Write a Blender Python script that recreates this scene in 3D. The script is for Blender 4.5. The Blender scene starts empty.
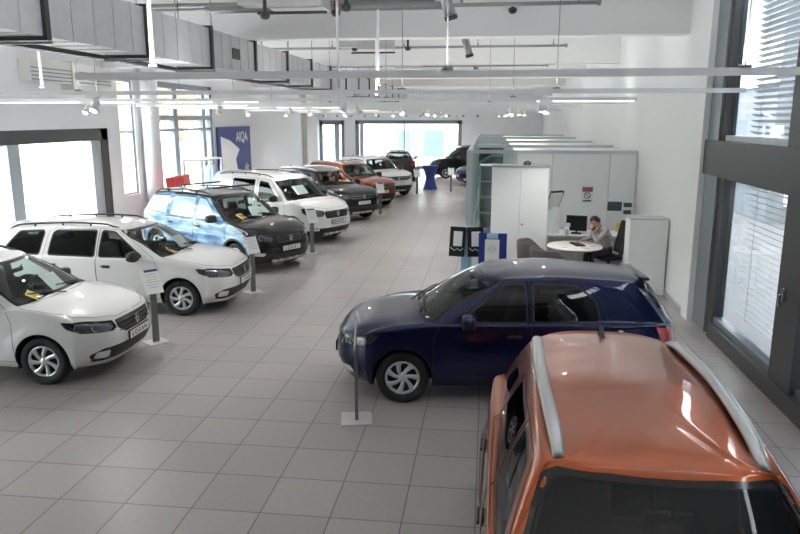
import bpy, bmesh, math, random
from math import sin, cos, pi, radians as R, sqrt, atan2
from mathutils import Vector, Matrix
from mathutils.bvhtree import BVHTree
random.seed(7)
scene = bpy.context.scene
COL = scene.collection

# ------------------------------------------------------------------ materials
def new_mat(name):
    m = bpy.data.materials.new(name); m.use_nodes = True
    nt = m.node_tree
    return m, nt, nt.nodes['Principled BSDF']
def mat(name, col, rough=.5, metal=0., coat=0., emit=None, es=0., trans=0., alpha=1., bump=0., bscale=40., var=0., spec=None):
    m, nt, b = new_mat(name)
    b.inputs['Base Color'].default_value = (*col, 1)
    b.inputs['Roughness'].default_value = rough
    b.inputs['Metallic'].default_value = metal
    b.inputs['Coat Weight'].default_value = coat
    b.inputs['Coat Roughness'].default_value = .03
    if spec is not None: b.inputs['Specular IOR Level'].default_value = spec
    if emit:
        b.inputs['Emission Color'].default_value = (*emit, 1); b.inputs['Emission Strength'].default_value = es
    b.inputs['Transmission Weight'].default_value = trans
    tc = nt.nodes.new('ShaderNodeTexCoord')
    n = nt.nodes.new('ShaderNodeTexNoise'); n.inputs['Scale'].default_value = bscale; n.inputs['Detail'].default_value = 3
    nt.links.new(tc.outputs['Object'], n.inputs['Vector'])
    v = max(var, .02)
    mr = nt.nodes.new('ShaderNodeMapRange')
    mr.inputs['To Min'].default_value = 1 - v; mr.inputs['To Max'].default_value = 1 + v
    nt.links.new(n.outputs['Fac'], mr.inputs['Value'])
    mx = nt.nodes.new('ShaderNodeMix'); mx.data_type = 'RGBA'; mx.blend_type = 'MULTIPLY'; mx.inputs['Factor'].default_value = 1
    mx.inputs[6].default_value = (*col, 1)
    nt.links.new(mr.outputs['Result'], mx.inputs[7]); nt.links.new(mx.outputs[2], b.inputs['Base Color'])
    if bump:
        bp = nt.nodes.new('ShaderNodeBump'); bp.inputs['Strength'].default_value = bump; bp.inputs['Distance'].default_value = .01
        nt.links.new(n.outputs['Fac'], bp.inputs['Height']); nt.links.new(bp.outputs['Normal'], b.inputs['Normal'])
    return m
def paint(name, col, metal=0., rough=.35, flake=None):
    m, nt, b = new_mat(name)
    b.inputs['Roughness'].default_value = rough; b.inputs['Metallic'].default_value = metal
    if max(col) < .1: b.inputs['Specular IOR Level'].default_value = .15
    b.inputs['Coat Weight'].default_value = .75 if max(col) < .1 else 1.; b.inputs['Coat Roughness'].default_value = .02; b.inputs['Coat IOR'].default_value = 1.5
    tc = nt.nodes.new('ShaderNodeTexCoord'); v = nt.nodes.new('ShaderNodeTexVoronoi'); v.inputs['Scale'].default_value = 900
    nt.links.new(tc.outputs['Object'], v.inputs['Vector'])
    mx = nt.nodes.new('ShaderNodeMix'); mx.data_type = 'RGBA'
    c2 = flake or tuple(min(1, c * 1.05) for c in col)
    mx.inputs[6].default_value = (*col, 1); mx.inputs[7].default_value = (*c2, 1)
    nt.links.new(v.outputs['Color'], mx.inputs['Factor']); nt.links.new(mx.outputs[2], b.inputs['Base Color'])
    return m
def glass(name, tint=(.8, .88, .85), ior=1.5, haze=0.):
    m = bpy.data.materials.new(name); m.use_nodes = True; nt = m.node_tree; nt.nodes.clear()
    o = nt.nodes.new('ShaderNodeOutputMaterial'); mx = nt.nodes.new('ShaderNodeMixShader')
    t = nt.nodes.new('ShaderNodeBsdfTransparent'); t.inputs[0].default_value = (*tint, 1)
    g = nt.nodes.new('ShaderNodeBsdfGlossy'); g.inputs['Roughness'].default_value = .02
    # Schlick reflectance, the same from both sides of the pane
    ge = nt.nodes.new('ShaderNodeNewGeometry'); dt = nt.nodes.new('ShaderNodeVectorMath'); dt.operation = 'DOT_PRODUCT'
    nt.links.new(ge.outputs['Normal'], dt.inputs[0]); nt.links.new(ge.outputs['Incoming'], dt.inputs[1])
    def mth(op, a, b_=None):
        q = nt.nodes.new('ShaderNodeMath'); q.operation = op
        for i, v in enumerate((a, b_)):
            if v is None: continue
            if isinstance(v, (int, float)): q.inputs[i].default_value = v
            else: nt.links.new(v, q.inputs[i])
        return q.outputs[0]
    r0 = ((ior - 1) / (ior + 1)) ** 2
    fr = mth('ADD', r0, mth('MULTIPLY', mth('POWER', mth('SUBTRACT', 1.0, mth('ABSOLUTE', dt.outputs['Value'])), 5.0), 1 - r0))
    nt.links.new(fr, mx.inputs[0]); nt.links.new(t.outputs[0], mx.inputs[1]); nt.links.new(g.outputs[0], mx.inputs[2])
    nt.links.new(mx.outputs[0], o.inputs[0])
    return m
M = {}
M['white_paint'] = paint('white_paint', (.70, .705, .70))
M['white_paint_cool'] = paint('white_paint_cool', (.78, .79, .80))
M['blue_paint'] = paint('blue_paint', (.0018, .004, .028), .6, .3, (.004, .010, .072))
M['navy_paint'] = paint('navy_paint', (.008, .015, .06), .4, .35)
M['orange_paint'] = paint('orange_paint', (.30, .052, .003), .9, .28, (.42, .082, .005))
M['black_paint'] = paint('black_paint', (.004, .0045, .005), .1, .3)
M['grey_paint'] = paint('grey_paint', (.008, .010, .014), .4, .3)
M['brown_paint'] = paint('brown_paint', (.03, .022, .018), .4, .3)
M['silver_van'] = paint('light_van_paint', (.76, .76, .755))
M['carglass'] = glass('car_glass', (.72, .80, .77), 1.5)
M['darkglass'] = glass('dark_car_glass', (.16, .18, .18), 1.55)
M['winglass'] = glass('window_glass', (.93, .96, .96), 1.35)
M['officeglass'] = glass('office_glass', (.93, .97, .96), 1.35)
M['lampglass'] = glass('lamp_glass', (.93, .94, .95), 1.4)
M['tyre'] = mat('tyre_rubber', (.016, .016, .017), .65, bump=.2, bscale=80)
M['alloy'] = mat('hubcap_silver', (.62, .64, .66), .28, .75)
M['chrome'] = mat('chrome', (.8, .8, .8), .12, 1.)
M['rail_silver'] = mat('rail_silver', (.55, .56, .56), .3, .7)
M['bplastic'] = mat('black_plastic', (.018, .018, .019), .45, bump=.1, bscale=300)
M['gplastic'] = mat('grey_plastic', (.10, .10, .105), .5)
M['cabin'] = mat('cabin_fabric', (.075, .073, .072), .85, bscale=200, var=.15)
M['cabin_dark'] = mat('cabin_dark', (.014, .014, .015), .8)
M['lamp_refl'] = mat('lamp_reflector', (.86, .87, .89), .16, .55)
M['lamp_house'] = mat('lamp_housing', (.20, .205, .215), .22, .6)
M['lamp_dark'] = mat('lamp_dark', (.05, .05, .055), .3, .3)
M['amber'] = mat('amber_plastic', (.75, .28, .03), .3)
M['redlens'] = mat('red_lens', (.55, .015, .012), .15, coat=1)
M['plate'] = mat('plate_white', (.78, .79, .76), .4)
M['ink'] = mat('black_ink', (.02, .02, .022), .5)
M['yellow_paper'] = mat('yellow_paper', (.85, .6, .16), .7)
M['paper'] = mat('white_paper', (.85, .86, .87), .6)
M['wall'] = mat('wall_plaster', (.84, .855, .87), .75, bump=.05, bscale=120)
M['wall_warm'] = mat('wall_warm', (.66, .65, .62), .75)
M['ceil'] = mat('ceiling_white', (.86, .86, .865), .8, bump=.06, bscale=60)
M['beam'] = mat('beam_concrete', (.85, .85, .85), .75, bump=.06, bscale=50)
M['frame_dark'] = mat('window_frame_dark', (.075, .078, .082), .45, .2)
M['frame_grey'] = mat('window_frame_grey', (.24, .27, .295), .4, .3)
M['frame_light'] = mat('window_mullion_light', (.45, .50, .53), .4, .2)
M['galv'] = mat('galvanised_steel', (.60, .605, .615), .45, .25, bump=.08, bscale=9, var=.12)
M['steel'] = mat('steel_pipe', (.30, .31, .31), .4, .6)
M['darksteel'] = mat('dark_steel', (.06, .062, .065), .45, .5)
M['track'] = mat('track_white', (.86, .87, .88), .4)
M['tube'] = mat('tube_lit', (.95, .96, .95), .4, emit=(1, .98, .94), es=.75)
M['lens_lit'] = mat('lens_lit', (1, .96, .9), .4, emit=(1, .93, .82), es=90.)
M['lens_panel'] = mat('lens_panel', (1, .98, .94), .4, emit=(1, .95, .88), es=5.)
M['cabinet'] = mat('cabinet_white', (.84, .86, .87), .45)
M['cabinet_edge'] = mat('cabinet_grey', (.42, .44, .45), .5)
M['alu'] = mat('aluminium', (.66, .70, .73), .3, .6)
M['bluefab'] = mat('blue_cloth', (.03, .06, .24), .8, bump=.15, bscale=60)
M['bluepanel'] = mat('blue_panel', (.012, .03, .22), .6)
M['blackgloss'] = mat('black_gloss', (.006, .006, .007), .12)
M['yard'] = mat('yard_asphalt', (.11, .115, .12), .85, bscale=2, var=.15)
M['fac_mid'] = mat('facade_grey_blue', (.17, .195, .22), .7, bscale=1, var=.25)
M['backroom'] = mat('gallery_wall', (.16, .16, .16), .8)
M['bluelight'] = mat('pale_blue_plastic', (.35, .62, .82), .4)
M['slat'] = mat('blind_slat', (.40, .42, .44), .4, .2)
M['red'] = mat('red_plastic', (.75, .035, .02), .4)
M['skin'] = mat('skin', (.62, .36, .26), .55)
M['hair'] = mat('hair_black', (.012, .010, .010), .6, bump=.4, bscale=150)
M['shirt'] = mat('grey_sweater', (.33, .32, .33), .85, bump=.2, bscale=120)
M['trousers'] = mat('dark_trousers', (.03, .032, .04), .85)
M['chairfab'] = mat('slate_fabric', (.08, .095, .15), .85, bump=.1, bscale=90)
M['chairback'] = mat('taupe_shell', (.12, .10, .10), .6)
M['blackfab'] = mat('black_fabric', (.016, .016, .018), .85)
M['tabletop'] = mat('table_top', (.86, .80, .76), .35)
M['greybox'] = mat('stand_steel', (.20, .205, .21), .35, .7)
M['base_light'] = mat('stand_base', (.62, .62, .60), .4, .2)
M['screen'] = mat('monitor_screen', (.02, .025, .03), .15)
M['heater'] = mat('heater_white', (.70, .70, .67), .45)
M['green'] = mat('grass_green', (.25, .28, .18), .9, bscale=2, var=.3)
M['paving'] = mat('outside_paving', (.60, .58, .55), .85, bscale=1.5, var=.1)
M['fac_white'] = mat('facade_white', (.78, .80, .82), .7)
M['fac_blue'] = mat('facade_blue', (.08, .17, .30), .3)
M['fac_grey'] = mat('facade_grey', (.42, .45, .48), .7)
M['fac_brown'] = mat('facade_brown', (.22, .15, .10), .8)
M['poster_dark'] = mat('poster_dark', (.05, .09, .10), .4, bscale=25, var=.6)
M['poster_red'] = mat('poster_red', (.30, .10, .11), .5)

def floor_mat():
    m, nt, b = new_mat('floor_tiles')
    N = nt.nodes.new; Lk = nt.links.new
    tc = N('ShaderNodeTexCoord'); mp = N('ShaderNodeMapping'); mp.inputs['Location'].default_value = (3.6276 / .6 + 40, -5.181 / .6 + 40, 0)
    mp.inputs['Scale'].default_value = (1 / .6, 1 / .6, 1)
    Lk(tc.outputs['Object'], mp.inputs['Vector'])
    fr = N('ShaderNodeVectorMath'); fr.operation = 'FRACTION'; Lk(mp.outputs[0], fr.inputs[0])
    fl = N('ShaderNodeVectorMath'); fl.operation = 'FLOOR'; Lk(mp.outputs[0], fl.inputs[0])
    sx = N('ShaderNodeSeparateXYZ'); Lk(fr.outputs[0], sx.inputs[0])
    def edge(o):
        a = N('ShaderNodeMath'); a.operation = 'SUBTRACT'; a.inputs[1].default_value = .5; Lk(o, a.inputs[0])
        c = N('ShaderNodeMath'); c.operation = 'ABSOLUTE'; Lk(a.outputs[0], c.inputs[0])
        d = N('ShaderNodeMapRange'); d.inputs['From Min'].default_value = .4885; d.inputs['From Max'].default_value = .4945; Lk(c.outputs[0], d.inputs['Value'])
        return d.outputs[0]
    mx = N('ShaderNodeMath'); mx.operation = 'MAXIMUM'; Lk(edge(sx.outputs[0]), mx.inputs[0]); Lk(edge(sx.outputs[1]), mx.inputs[1])
    wn = N('ShaderNodeTexWhiteNoise'); wn.noise_dimensions = '2D'; Lk(fl.outputs[0], wn.inputs['Vector'])
    ramp = N('ShaderNodeValToRGB'); e = ramp.color_ramp.elements
    e[0].position = 0; e[0].color = (.335, .316, .304, 1); e[1].position = 1; e[1].color = (.378, .346, .333, 1)
    Lk(wn.outputs['Value'], ramp.inputs[0])
    n = N('ShaderNodeTexNoise'); n.inputs['Scale'].default_value = 22; n.inputs['Detail'].default_value = 6; Lk(tc.outputs['Object'], n.inputs['Vector'])
    mr = N('ShaderNodeMapRange'); mr.inputs['To Min'].default_value = .9; mr.inputs['To Max'].default_value = 1.1; Lk(n.outputs['Fac'], mr.inputs['Value'])
    m1 = N('ShaderNodeMix'); m1.data_type = 'RGBA'; m1.blend_type = 'MULTIPLY'; m1.inputs['Factor'].default_value = 1
    Lk(ramp.outputs[0], m1.inputs[6]); Lk(mr.outputs[0], m1.inputs[7])
    m2 = N('ShaderNodeMix'); m2.data_type = 'RGBA'; Lk(mx.outputs[0], m2.inputs['Factor']); Lk(m1.outputs[2], m2.inputs[6]); m2.inputs[7].default_value = (.12, .11, .108, 1)
    Lk(m2.outputs[2], b.inputs['Base Color'])
    r2 = N('ShaderNodeMapRange'); r2.inputs['To Min'].default_value = .32; r2.inputs['To Max'].default_value = .44; Lk(n.outputs['Fac'], r2.inputs['Value'])
    Lk(r2.outputs[0], b.inputs['Roughness'])
    return m
M['floor'] = floor_mat()

# ------------------------------------------------------------------ mesh helpers
class MB:
    def __init__(s): s.v = []; s.f = []; s.m = []; s.sm = []; s.mi = 0; s.smooth = False
    def add(s, vs, fs, smooth=None):
        o = len(s.v); s.v += [tuple(v) for v in vs]
        for f in fs: s.f.append([i + o for i in f]); s.m.append(s.mi); s.sm.append(s.smooth if smooth is None else smooth)
        return s
    def box(s, c, d, rz=0, ry=0, rx=0, bev=0.):
        hx, hy, hz = d[0] / 2, d[1] / 2, d[2] / 2
        mt = Matrix.Translation(c) @ Matrix.Rotation(rz, 4, 'Z') @ Matrix.Rotation(ry, 4, 'Y') @ Matrix.Rotation(rx, 4, 'X')
        if not bev:
            P = [(x, y, z) for z in (-hz, hz) for y in (-hy, hy) for x in (-hx, hx)]
            s.add([mt @ Vector(p) for p in P], [(0, 2, 3, 1), (4, 5, 7, 6), (0, 1, 5, 4), (2, 6, 7, 3), (0, 4, 6, 2), (1, 3, 7, 5)])
        else:
            bm = bmesh.new(); bmesh.ops.create_cube(bm, size=1, matrix=Matrix.Diagonal((*d, 1)))
            bmesh.ops.bevel(bm, geom=bm.edges[:], offset=bev, segments=2, profile=.5, affect='EDGES')
            s.addbm(bm, mt); bm.free()
        return s
    def b2(s, x0, x1, y0, y1, z0, z1): return s.box(((x0 + x1) / 2, (y0 + y1) / 2, (z0 + z1) / 2), (abs(x1 - x0), abs(y1 - y0), abs(z1 - z0)))
    def addbm(s, bm, mt=Matrix()):
        bm.verts.index_update(); s.add([mt @ v.co for v in bm.verts], [[v.index for v in f.verts] for f in bm.faces])
    def tube(s, pts, r, n=8, cap=True, smooth=True, closed=False):
        pts = [Vector(p) for p in pts]; K = len(pts); rs = r if isinstance(r, (list, tuple)) else [r] * K
        o = []; up = None
        for i, p in enumerate(pts):
            a = pts[(i - 1) % K] if (i or closed) else p; b = pts[(i + 1) % K] if (i < K - 1 or closed) else p
            t = (b - a).normalized() if (b - a).length > 1e-9 else Vector((0, 0, 1))
            if up is None: up = Vector((0, 0, 1)) if abs(t.z) < .9 else Vector((1, 0, 0))
            u = (up - t * up.dot(t)).normalized(); w = t.cross(u); up = u
            o += [p + (u * cos(2 * pi * k / n) + w * sin(2 * pi * k / n)) * rs[i] for k in range(n)]
        fs = []
        for i in range(K - (0 if closed else 1)):
            j = (i + 1) % K
            for k in range(n): fs.append((i * n + k, j * n + k, j * n + (k + 1) % n, i * n + (k + 1) % n))
        s.add(o, fs, smooth)
        if cap and not closed:
            s.add(o[:n], [tuple(range(n))], False); s.add(o[-n:], [tuple(range(n))[::-1]], False)
        return s
    def cyl(s, c, r, h, n=20, r2=None, smooth=True, axis='Z', cap=True):
        c = Vector(c); r2 = r if r2 is None else r2
        d = {'X': Vector((1, 0, 0)), 'Y': Vector((0, 1, 0)), 'Z': Vector((0, 0, 1))}[axis]
        return s.tube([c - d * h / 2, c + d * h / 2], [r, r2], n, cap, smooth)
    def lathe(s, prof, n=32, c=(0, 0, 0), axis='Z', smooth=True):
        c = Vector(c); o = []; K = len(prof)
        for (r, h) in prof:
            for k in range(n):
                a = 2 * pi * k / n
                p = (r * cos(a), r * sin(a), h)
                if axis == 'Y': p = (p[0], p[2], p[1])
                if axis == 'X': p = (p[2], p[0], p[1])
                o.append(c + Vector(p))
        fs = [(i * n + k, i * n + (k + 1) % n, (i + 1) * n + (k + 1) % n, (i + 1) * n + k) for i in range(K - 1) for k in range(n)]
        return s.add(o, fs, smooth)
    def prism(s, poly, d, mt=Matrix()):
        n = len(poly); vs = [mt @ Vector((p[0], p[1], 0)) for p in poly] + [mt @ Vector((p[0], p[1], d)) for p in poly]
        fs = [tuple(range(n))[::-1], tuple(range(n, 2 * n))] + [(i, (i + 1) % n, n + (i + 1) % n, n + i) for i in range(n)]
        return s.add(vs, fs, False)
    def build(s, name, mats, parent=None):
        me = bpy.data.meshes.new(name); me.from_pydata([tuple(v) for v in s.v], [], s.f); me.update()
        if not isinstance(mats, (list, tuple)): mats = [mats]
        for m in mats: me.materials.append(m)
        me.polygons.foreach_set('material_index', s.m); me.polygons.foreach_set('use_smooth', s.sm)
        bm = bmesh.new(); bm.from_mesh(me); bmesh.ops.remove_doubles(bm, verts=bm.verts, dist=1e-5)
        bmesh.ops.recalc_face_normals(bm, faces=bm.faces); bm.to_mesh(me); bm.free()
        o = bpy.data.objects.new(name, me); COL.objects.link(o)
        if parent: o.parent = parent
        return o
def empty(name, loc=(0, 0, 0), rz=0):
    o = bpy.data.objects.new(name, None); COL.objects.link(o); o.location = loc; o.rotation_euler = (0, 0, rz); o.empty_display_size = .1
    return o
def tag(o, label=None, cat=None, group=None, kind=None):
    if label: o['label'] = label
    if cat: o['category'] = cat
    if group: o['group'] = group
    if kind: o['kind'] = kind
    return o
def struct(name, mb, m):
    o = mb.build(name, m); o['kind'] = 'structure'; return o
def kids(o): return [c for c in bpy.data.objects if c.parent == o]
KIDS = None
def copy_tree(o, parent=None):
    c = o.copy(); COL.objects.link(c)
    if parent: c.parent = parent
    for ch in list(o.children): copy_tree(ch, c)
    return c
def text(name, body, size, m, parent, mtx, ext=.001, align='CENTER', bold=0.):
    cu = bpy.data.curves.new(name, 'FONT'); cu.body = body; cu.size = size; cu.extrude = ext; cu.align_x = align; cu.align_y = 'CENTER'; cu.offset = bold
    t = bpy.data.objects.new(name, cu); COL.objects.link(t)
    dg = bpy.context.evaluated_depsgraph_get(); me = bpy.data.meshes.new_from_object(t.evaluated_get(dg)); me.name = name
    bpy.data.objects.remove(t); me.materials.clear(); me.materials.append(m)
    me.transform(mtx)
    o = bpy.data.objects.new(name, me); COL.objects.link(o); o.parent = parent
    return o
# ------------------------------------------------------------------ cars
def interp(keys, x):
    if x <= keys[0][0]: return keys[0][1]
    for (a, va), (b, vb) in zip(keys, keys[1:]):
        if x <= b:
            t = (x - a) / (b - a); return va + (vb - va) * t
    return keys[-1][1]
def car_cage(P):
    L, W2 = P['L'], P['W'] / 2
    fa, ra, ap, B, Cp = P['fa'], P['ra'], P['ap'], P['B'], P['C']
    wr = P['wr']
    side = [fa - wr - .09, fa, ap, (ap + B) / 2, B, (B + Cp) / 2, Cp, ra + .0 if ra > Cp + .12 else Cp + .18, min(L - .28, ra + wr + .12)]
    ff = [(0, 0), (.03, .40), (.24, .74), (.72, .93)]
    def lower(xf, cf, xr, cr, w, zk):
        pts = []
        for a, b in ff: pts.append((xf + a * cf, b * w))
        for i, s_ in enumerate(side):
            k = 1.0
            if i == 0: k = .975
            if i == 8: k = .975
            pts.append((s_, w * k))
        for a, b in ff[::-1]: pts.append((xr - a * cr, b * w))
        return [(s_, y, interp(zk, s_)) for s_, y in pts]
    nz = P['nose_z']; cw, cz = P['cowl']; hs, hz = P['header']; rs, rz = P['roofrear']; bs, bz = P['back']
    zA, zC = P['beltA'], P['beltC']
    gc = P.get('gc', .2)
    cfr, crr = P.get('cf', .46), P.get('cr', .34)
    loops = []
    zb = P.get('zsill', .21)
    loops.append(lower(P.get('x0', .14), cfr, L - .10, crr, W2 * .90, [(0, zb - .01), (fa, zb), (ra, zb), (L, zb + .08)]))
    loops.append(lower(.05, cfr, L - .03, crr, W2 * .975, [(0, zb + .11), (L, zb + .15)]))
    loops.append(lower(.0, cfr, L, crr, W2, [(0, .52), (L, .56)]))
    loops.append(lower(P.get('x3', .03), cfr, L - .04, crr, W2 * .995, [(0, nz - .13), (fa, .77), (ra, .80), (L, .80)]))
    zs = [(0, nz), (.3, nz + .045), (fa, (nz + zA) / 2 + P.get('fz', .02)), (ap, zA - .06), (Cp, zC - .06), (L, bz - .09)]
    loops.append(lower(P.get('x4', .10), cfr * .95, L - P.get('r4', .07), crr * .9, W2 * .965, zs))
    # greenhouse loops
    # glass base
    gy = [0, .36, .64, .83, .93, .975]; gs = [0, .015, .06, .13, .2, .29]
    w6 = P['w6']; w7 = P['w7']
    def ring(sf, gsk, sA, sR, zf, zAA, zCC, zR, w, wr_, curve=1.):
        pts = []
        for a, b in zip(gy, gs): pts.append((sf + b * gsk, a * w, zf + (zAA - zf) * (a ** 2.4)))
        sd = [sA]
        t = [(x - ap) / (side[8] - ap) for x in side[3:8]]
        s_end = sR - gc
        for tt in t: sd.append(sA + (s_end - sA) * tt * .985)
        sd.append(s_end)
        for i, x in enumerate(sd):
            tt = i / (len(sd) - 1); ww = w * (1 - (1 - wr_) * max(0, tt - .35) / .65)
            pts.append((x, ww, zAA + (zCC - zAA) * tt))
        for (a, b) in ((.72, .93), (.26, .74), (.03, .4), (0, 0)):
            pts.append((sR - a * gc, b * w * wr_, zR + (zCC - zR) * b ** 3))
        return pts
    r6 = ring(cw, 1., cw + .42, bs, cz, zA, zC, bz, w6, P.get('tap6', .95))
    r7 = ring(hs, P.get('hk', .55), hs + P.get('hA', .26), rs, hz, hz - P.get('rdrop', .07) + P.get('dA', -.01), rz - P.get('rdropR', .06), rz, w7, P.get('tap7', .93))
    r7 = [(s_, y, min(z, 9)) for s_, y, z in r7]
    # roof side z bulges towards roof peak
    pk = P['H']
    def roofz(s_): return interp([(hs, hz), (hs + .25, hz + (pk - hz) * .62), ((hs + rs) / 2 - .1, pk), (rs - .3, rz + (pk - rz) * .35), (rs, rz)], s_)
    r7 = [(s_, y, z if j < 6 or j > 13 else roofz(s_) - P.get('rdrop', .07)) for j, (s_, y, z) in enumerate(r7)]
    # bonnet mid ring
    l4 = loops[-1]
    r5 = []
    for j in range(17):
        a, b = Vector(l4[j]), Vector(r6[j])
        if j <= 5:
            t = .5 if j < 4 else (.55 if j == 4 else .6)
            p = a.lerp(b, t); p.z += P.get('bulge', .045) * (1 if j < 3 else .55)
            if j >= 4: p.y = max(p.y, W2 * .90)
        elif j >= 13: p = a.lerp(b, .6); p.x = max(p.x, b.x + .01)
        else: p = a.lerp(b, .6); p.y = a.y * .45 + b.y * .55 + .006; p.x = a.x * .5 + b.x * .5
        r5.append(tuple(p))
    loops.append(r5); loops.append(r6)
    rm = []
    for j in range(17):
        p = Vector(r6[j]).lerp(Vector(r7[j]), .5)
        if j <= 4: p.x -= .03; p.z += .015
        elif j >= 13: p.x += .02
        else: p.y += .018
        rm.append(tuple(p))
    loops.append(rm); loops.append(r7)
    fr_ = gy + [1] * 7 + [.93, .74, .4, 0]
    def inner(k, up, pull):
        q = []
        for j, (s_, y, z) in enumerate(r7):
            ss = s_ + pull * {4: .85, 5: .9, 6: .9, 7: .4, 8: .1, 10: -.1, 11: -.35, 12: -.8, 13: -.9}.get(j, 1 if j < 4 else (-1 if j > 13 else 0))
            q.append((ss, y * k, roofz(ss) - P.get('rdrop', .07) * (k * fr_[j]) ** 3))
        return q
    loops.append(inner(.90, -.018, .05)); loops.append(inner(.55, -.004, .16))
    cen = []
    for j in range(17):
        ss = hs + .16 + .12 + (rs - hs - .56) * j / 16; cen.append((ss, 0, roofz(ss)))
    cen[0] = (hs + .22, 0, roofz(hs + .22)); cen[16] = (rs - .22, 0, roofz(rs - .22))
    loops.append(cen)
    return loops
def cage_mesh(loops, L):
    n = len(loops); vs = []; idx = {}
    def vid(i, j, sgn):
        s_, y, z = loops[i][j]
        key = (i, j, 1 if (abs(y) < 1e-6) else sgn)
        if key not in idx: idx[key] = len(vs); vs.append(Vector((L / 2 - s_, y * sgn, z)))
        return idx[key]
    fs = []
    for sgn in (1, -1):
        for i in range(n - 1):
            for j in range(16):
                q = [vid(i, j, sgn), vid(i, j + 1, sgn), vid(i + 1, j + 1, sgn), vid(i + 1, j, sgn)]
                o = []
                for k in q:
                    if k not in o: o.append(k)
                if len(o) < 3: continue
                fs.append(o if sgn > 0 else o[::-1])
    return vs, fs
def subdiv(vs, fs, lv, target=None):
    me = bpy.data.meshes.new('tmp'); me.from_pydata(vs, [], fs); me.update()
    o = bpy.data.objects.new('tmp', me); COL.objects.link(o)
    md = o.modifiers.new('s', 'SUBSURF'); md.levels = lv; md.render_levels = lv; md.boundary_smooth = 'PRESERVE_CORNERS'
    md.use_limit_surface = True
    dg = bpy.context.evaluated_depsgraph_get(); dg.update()
    out = bpy.data.meshes.new_from_object(o.evaluated_get(dg))
    bpy.data.objects.remove(o); bpy.data.meshes.remove(me)
    return out

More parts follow.
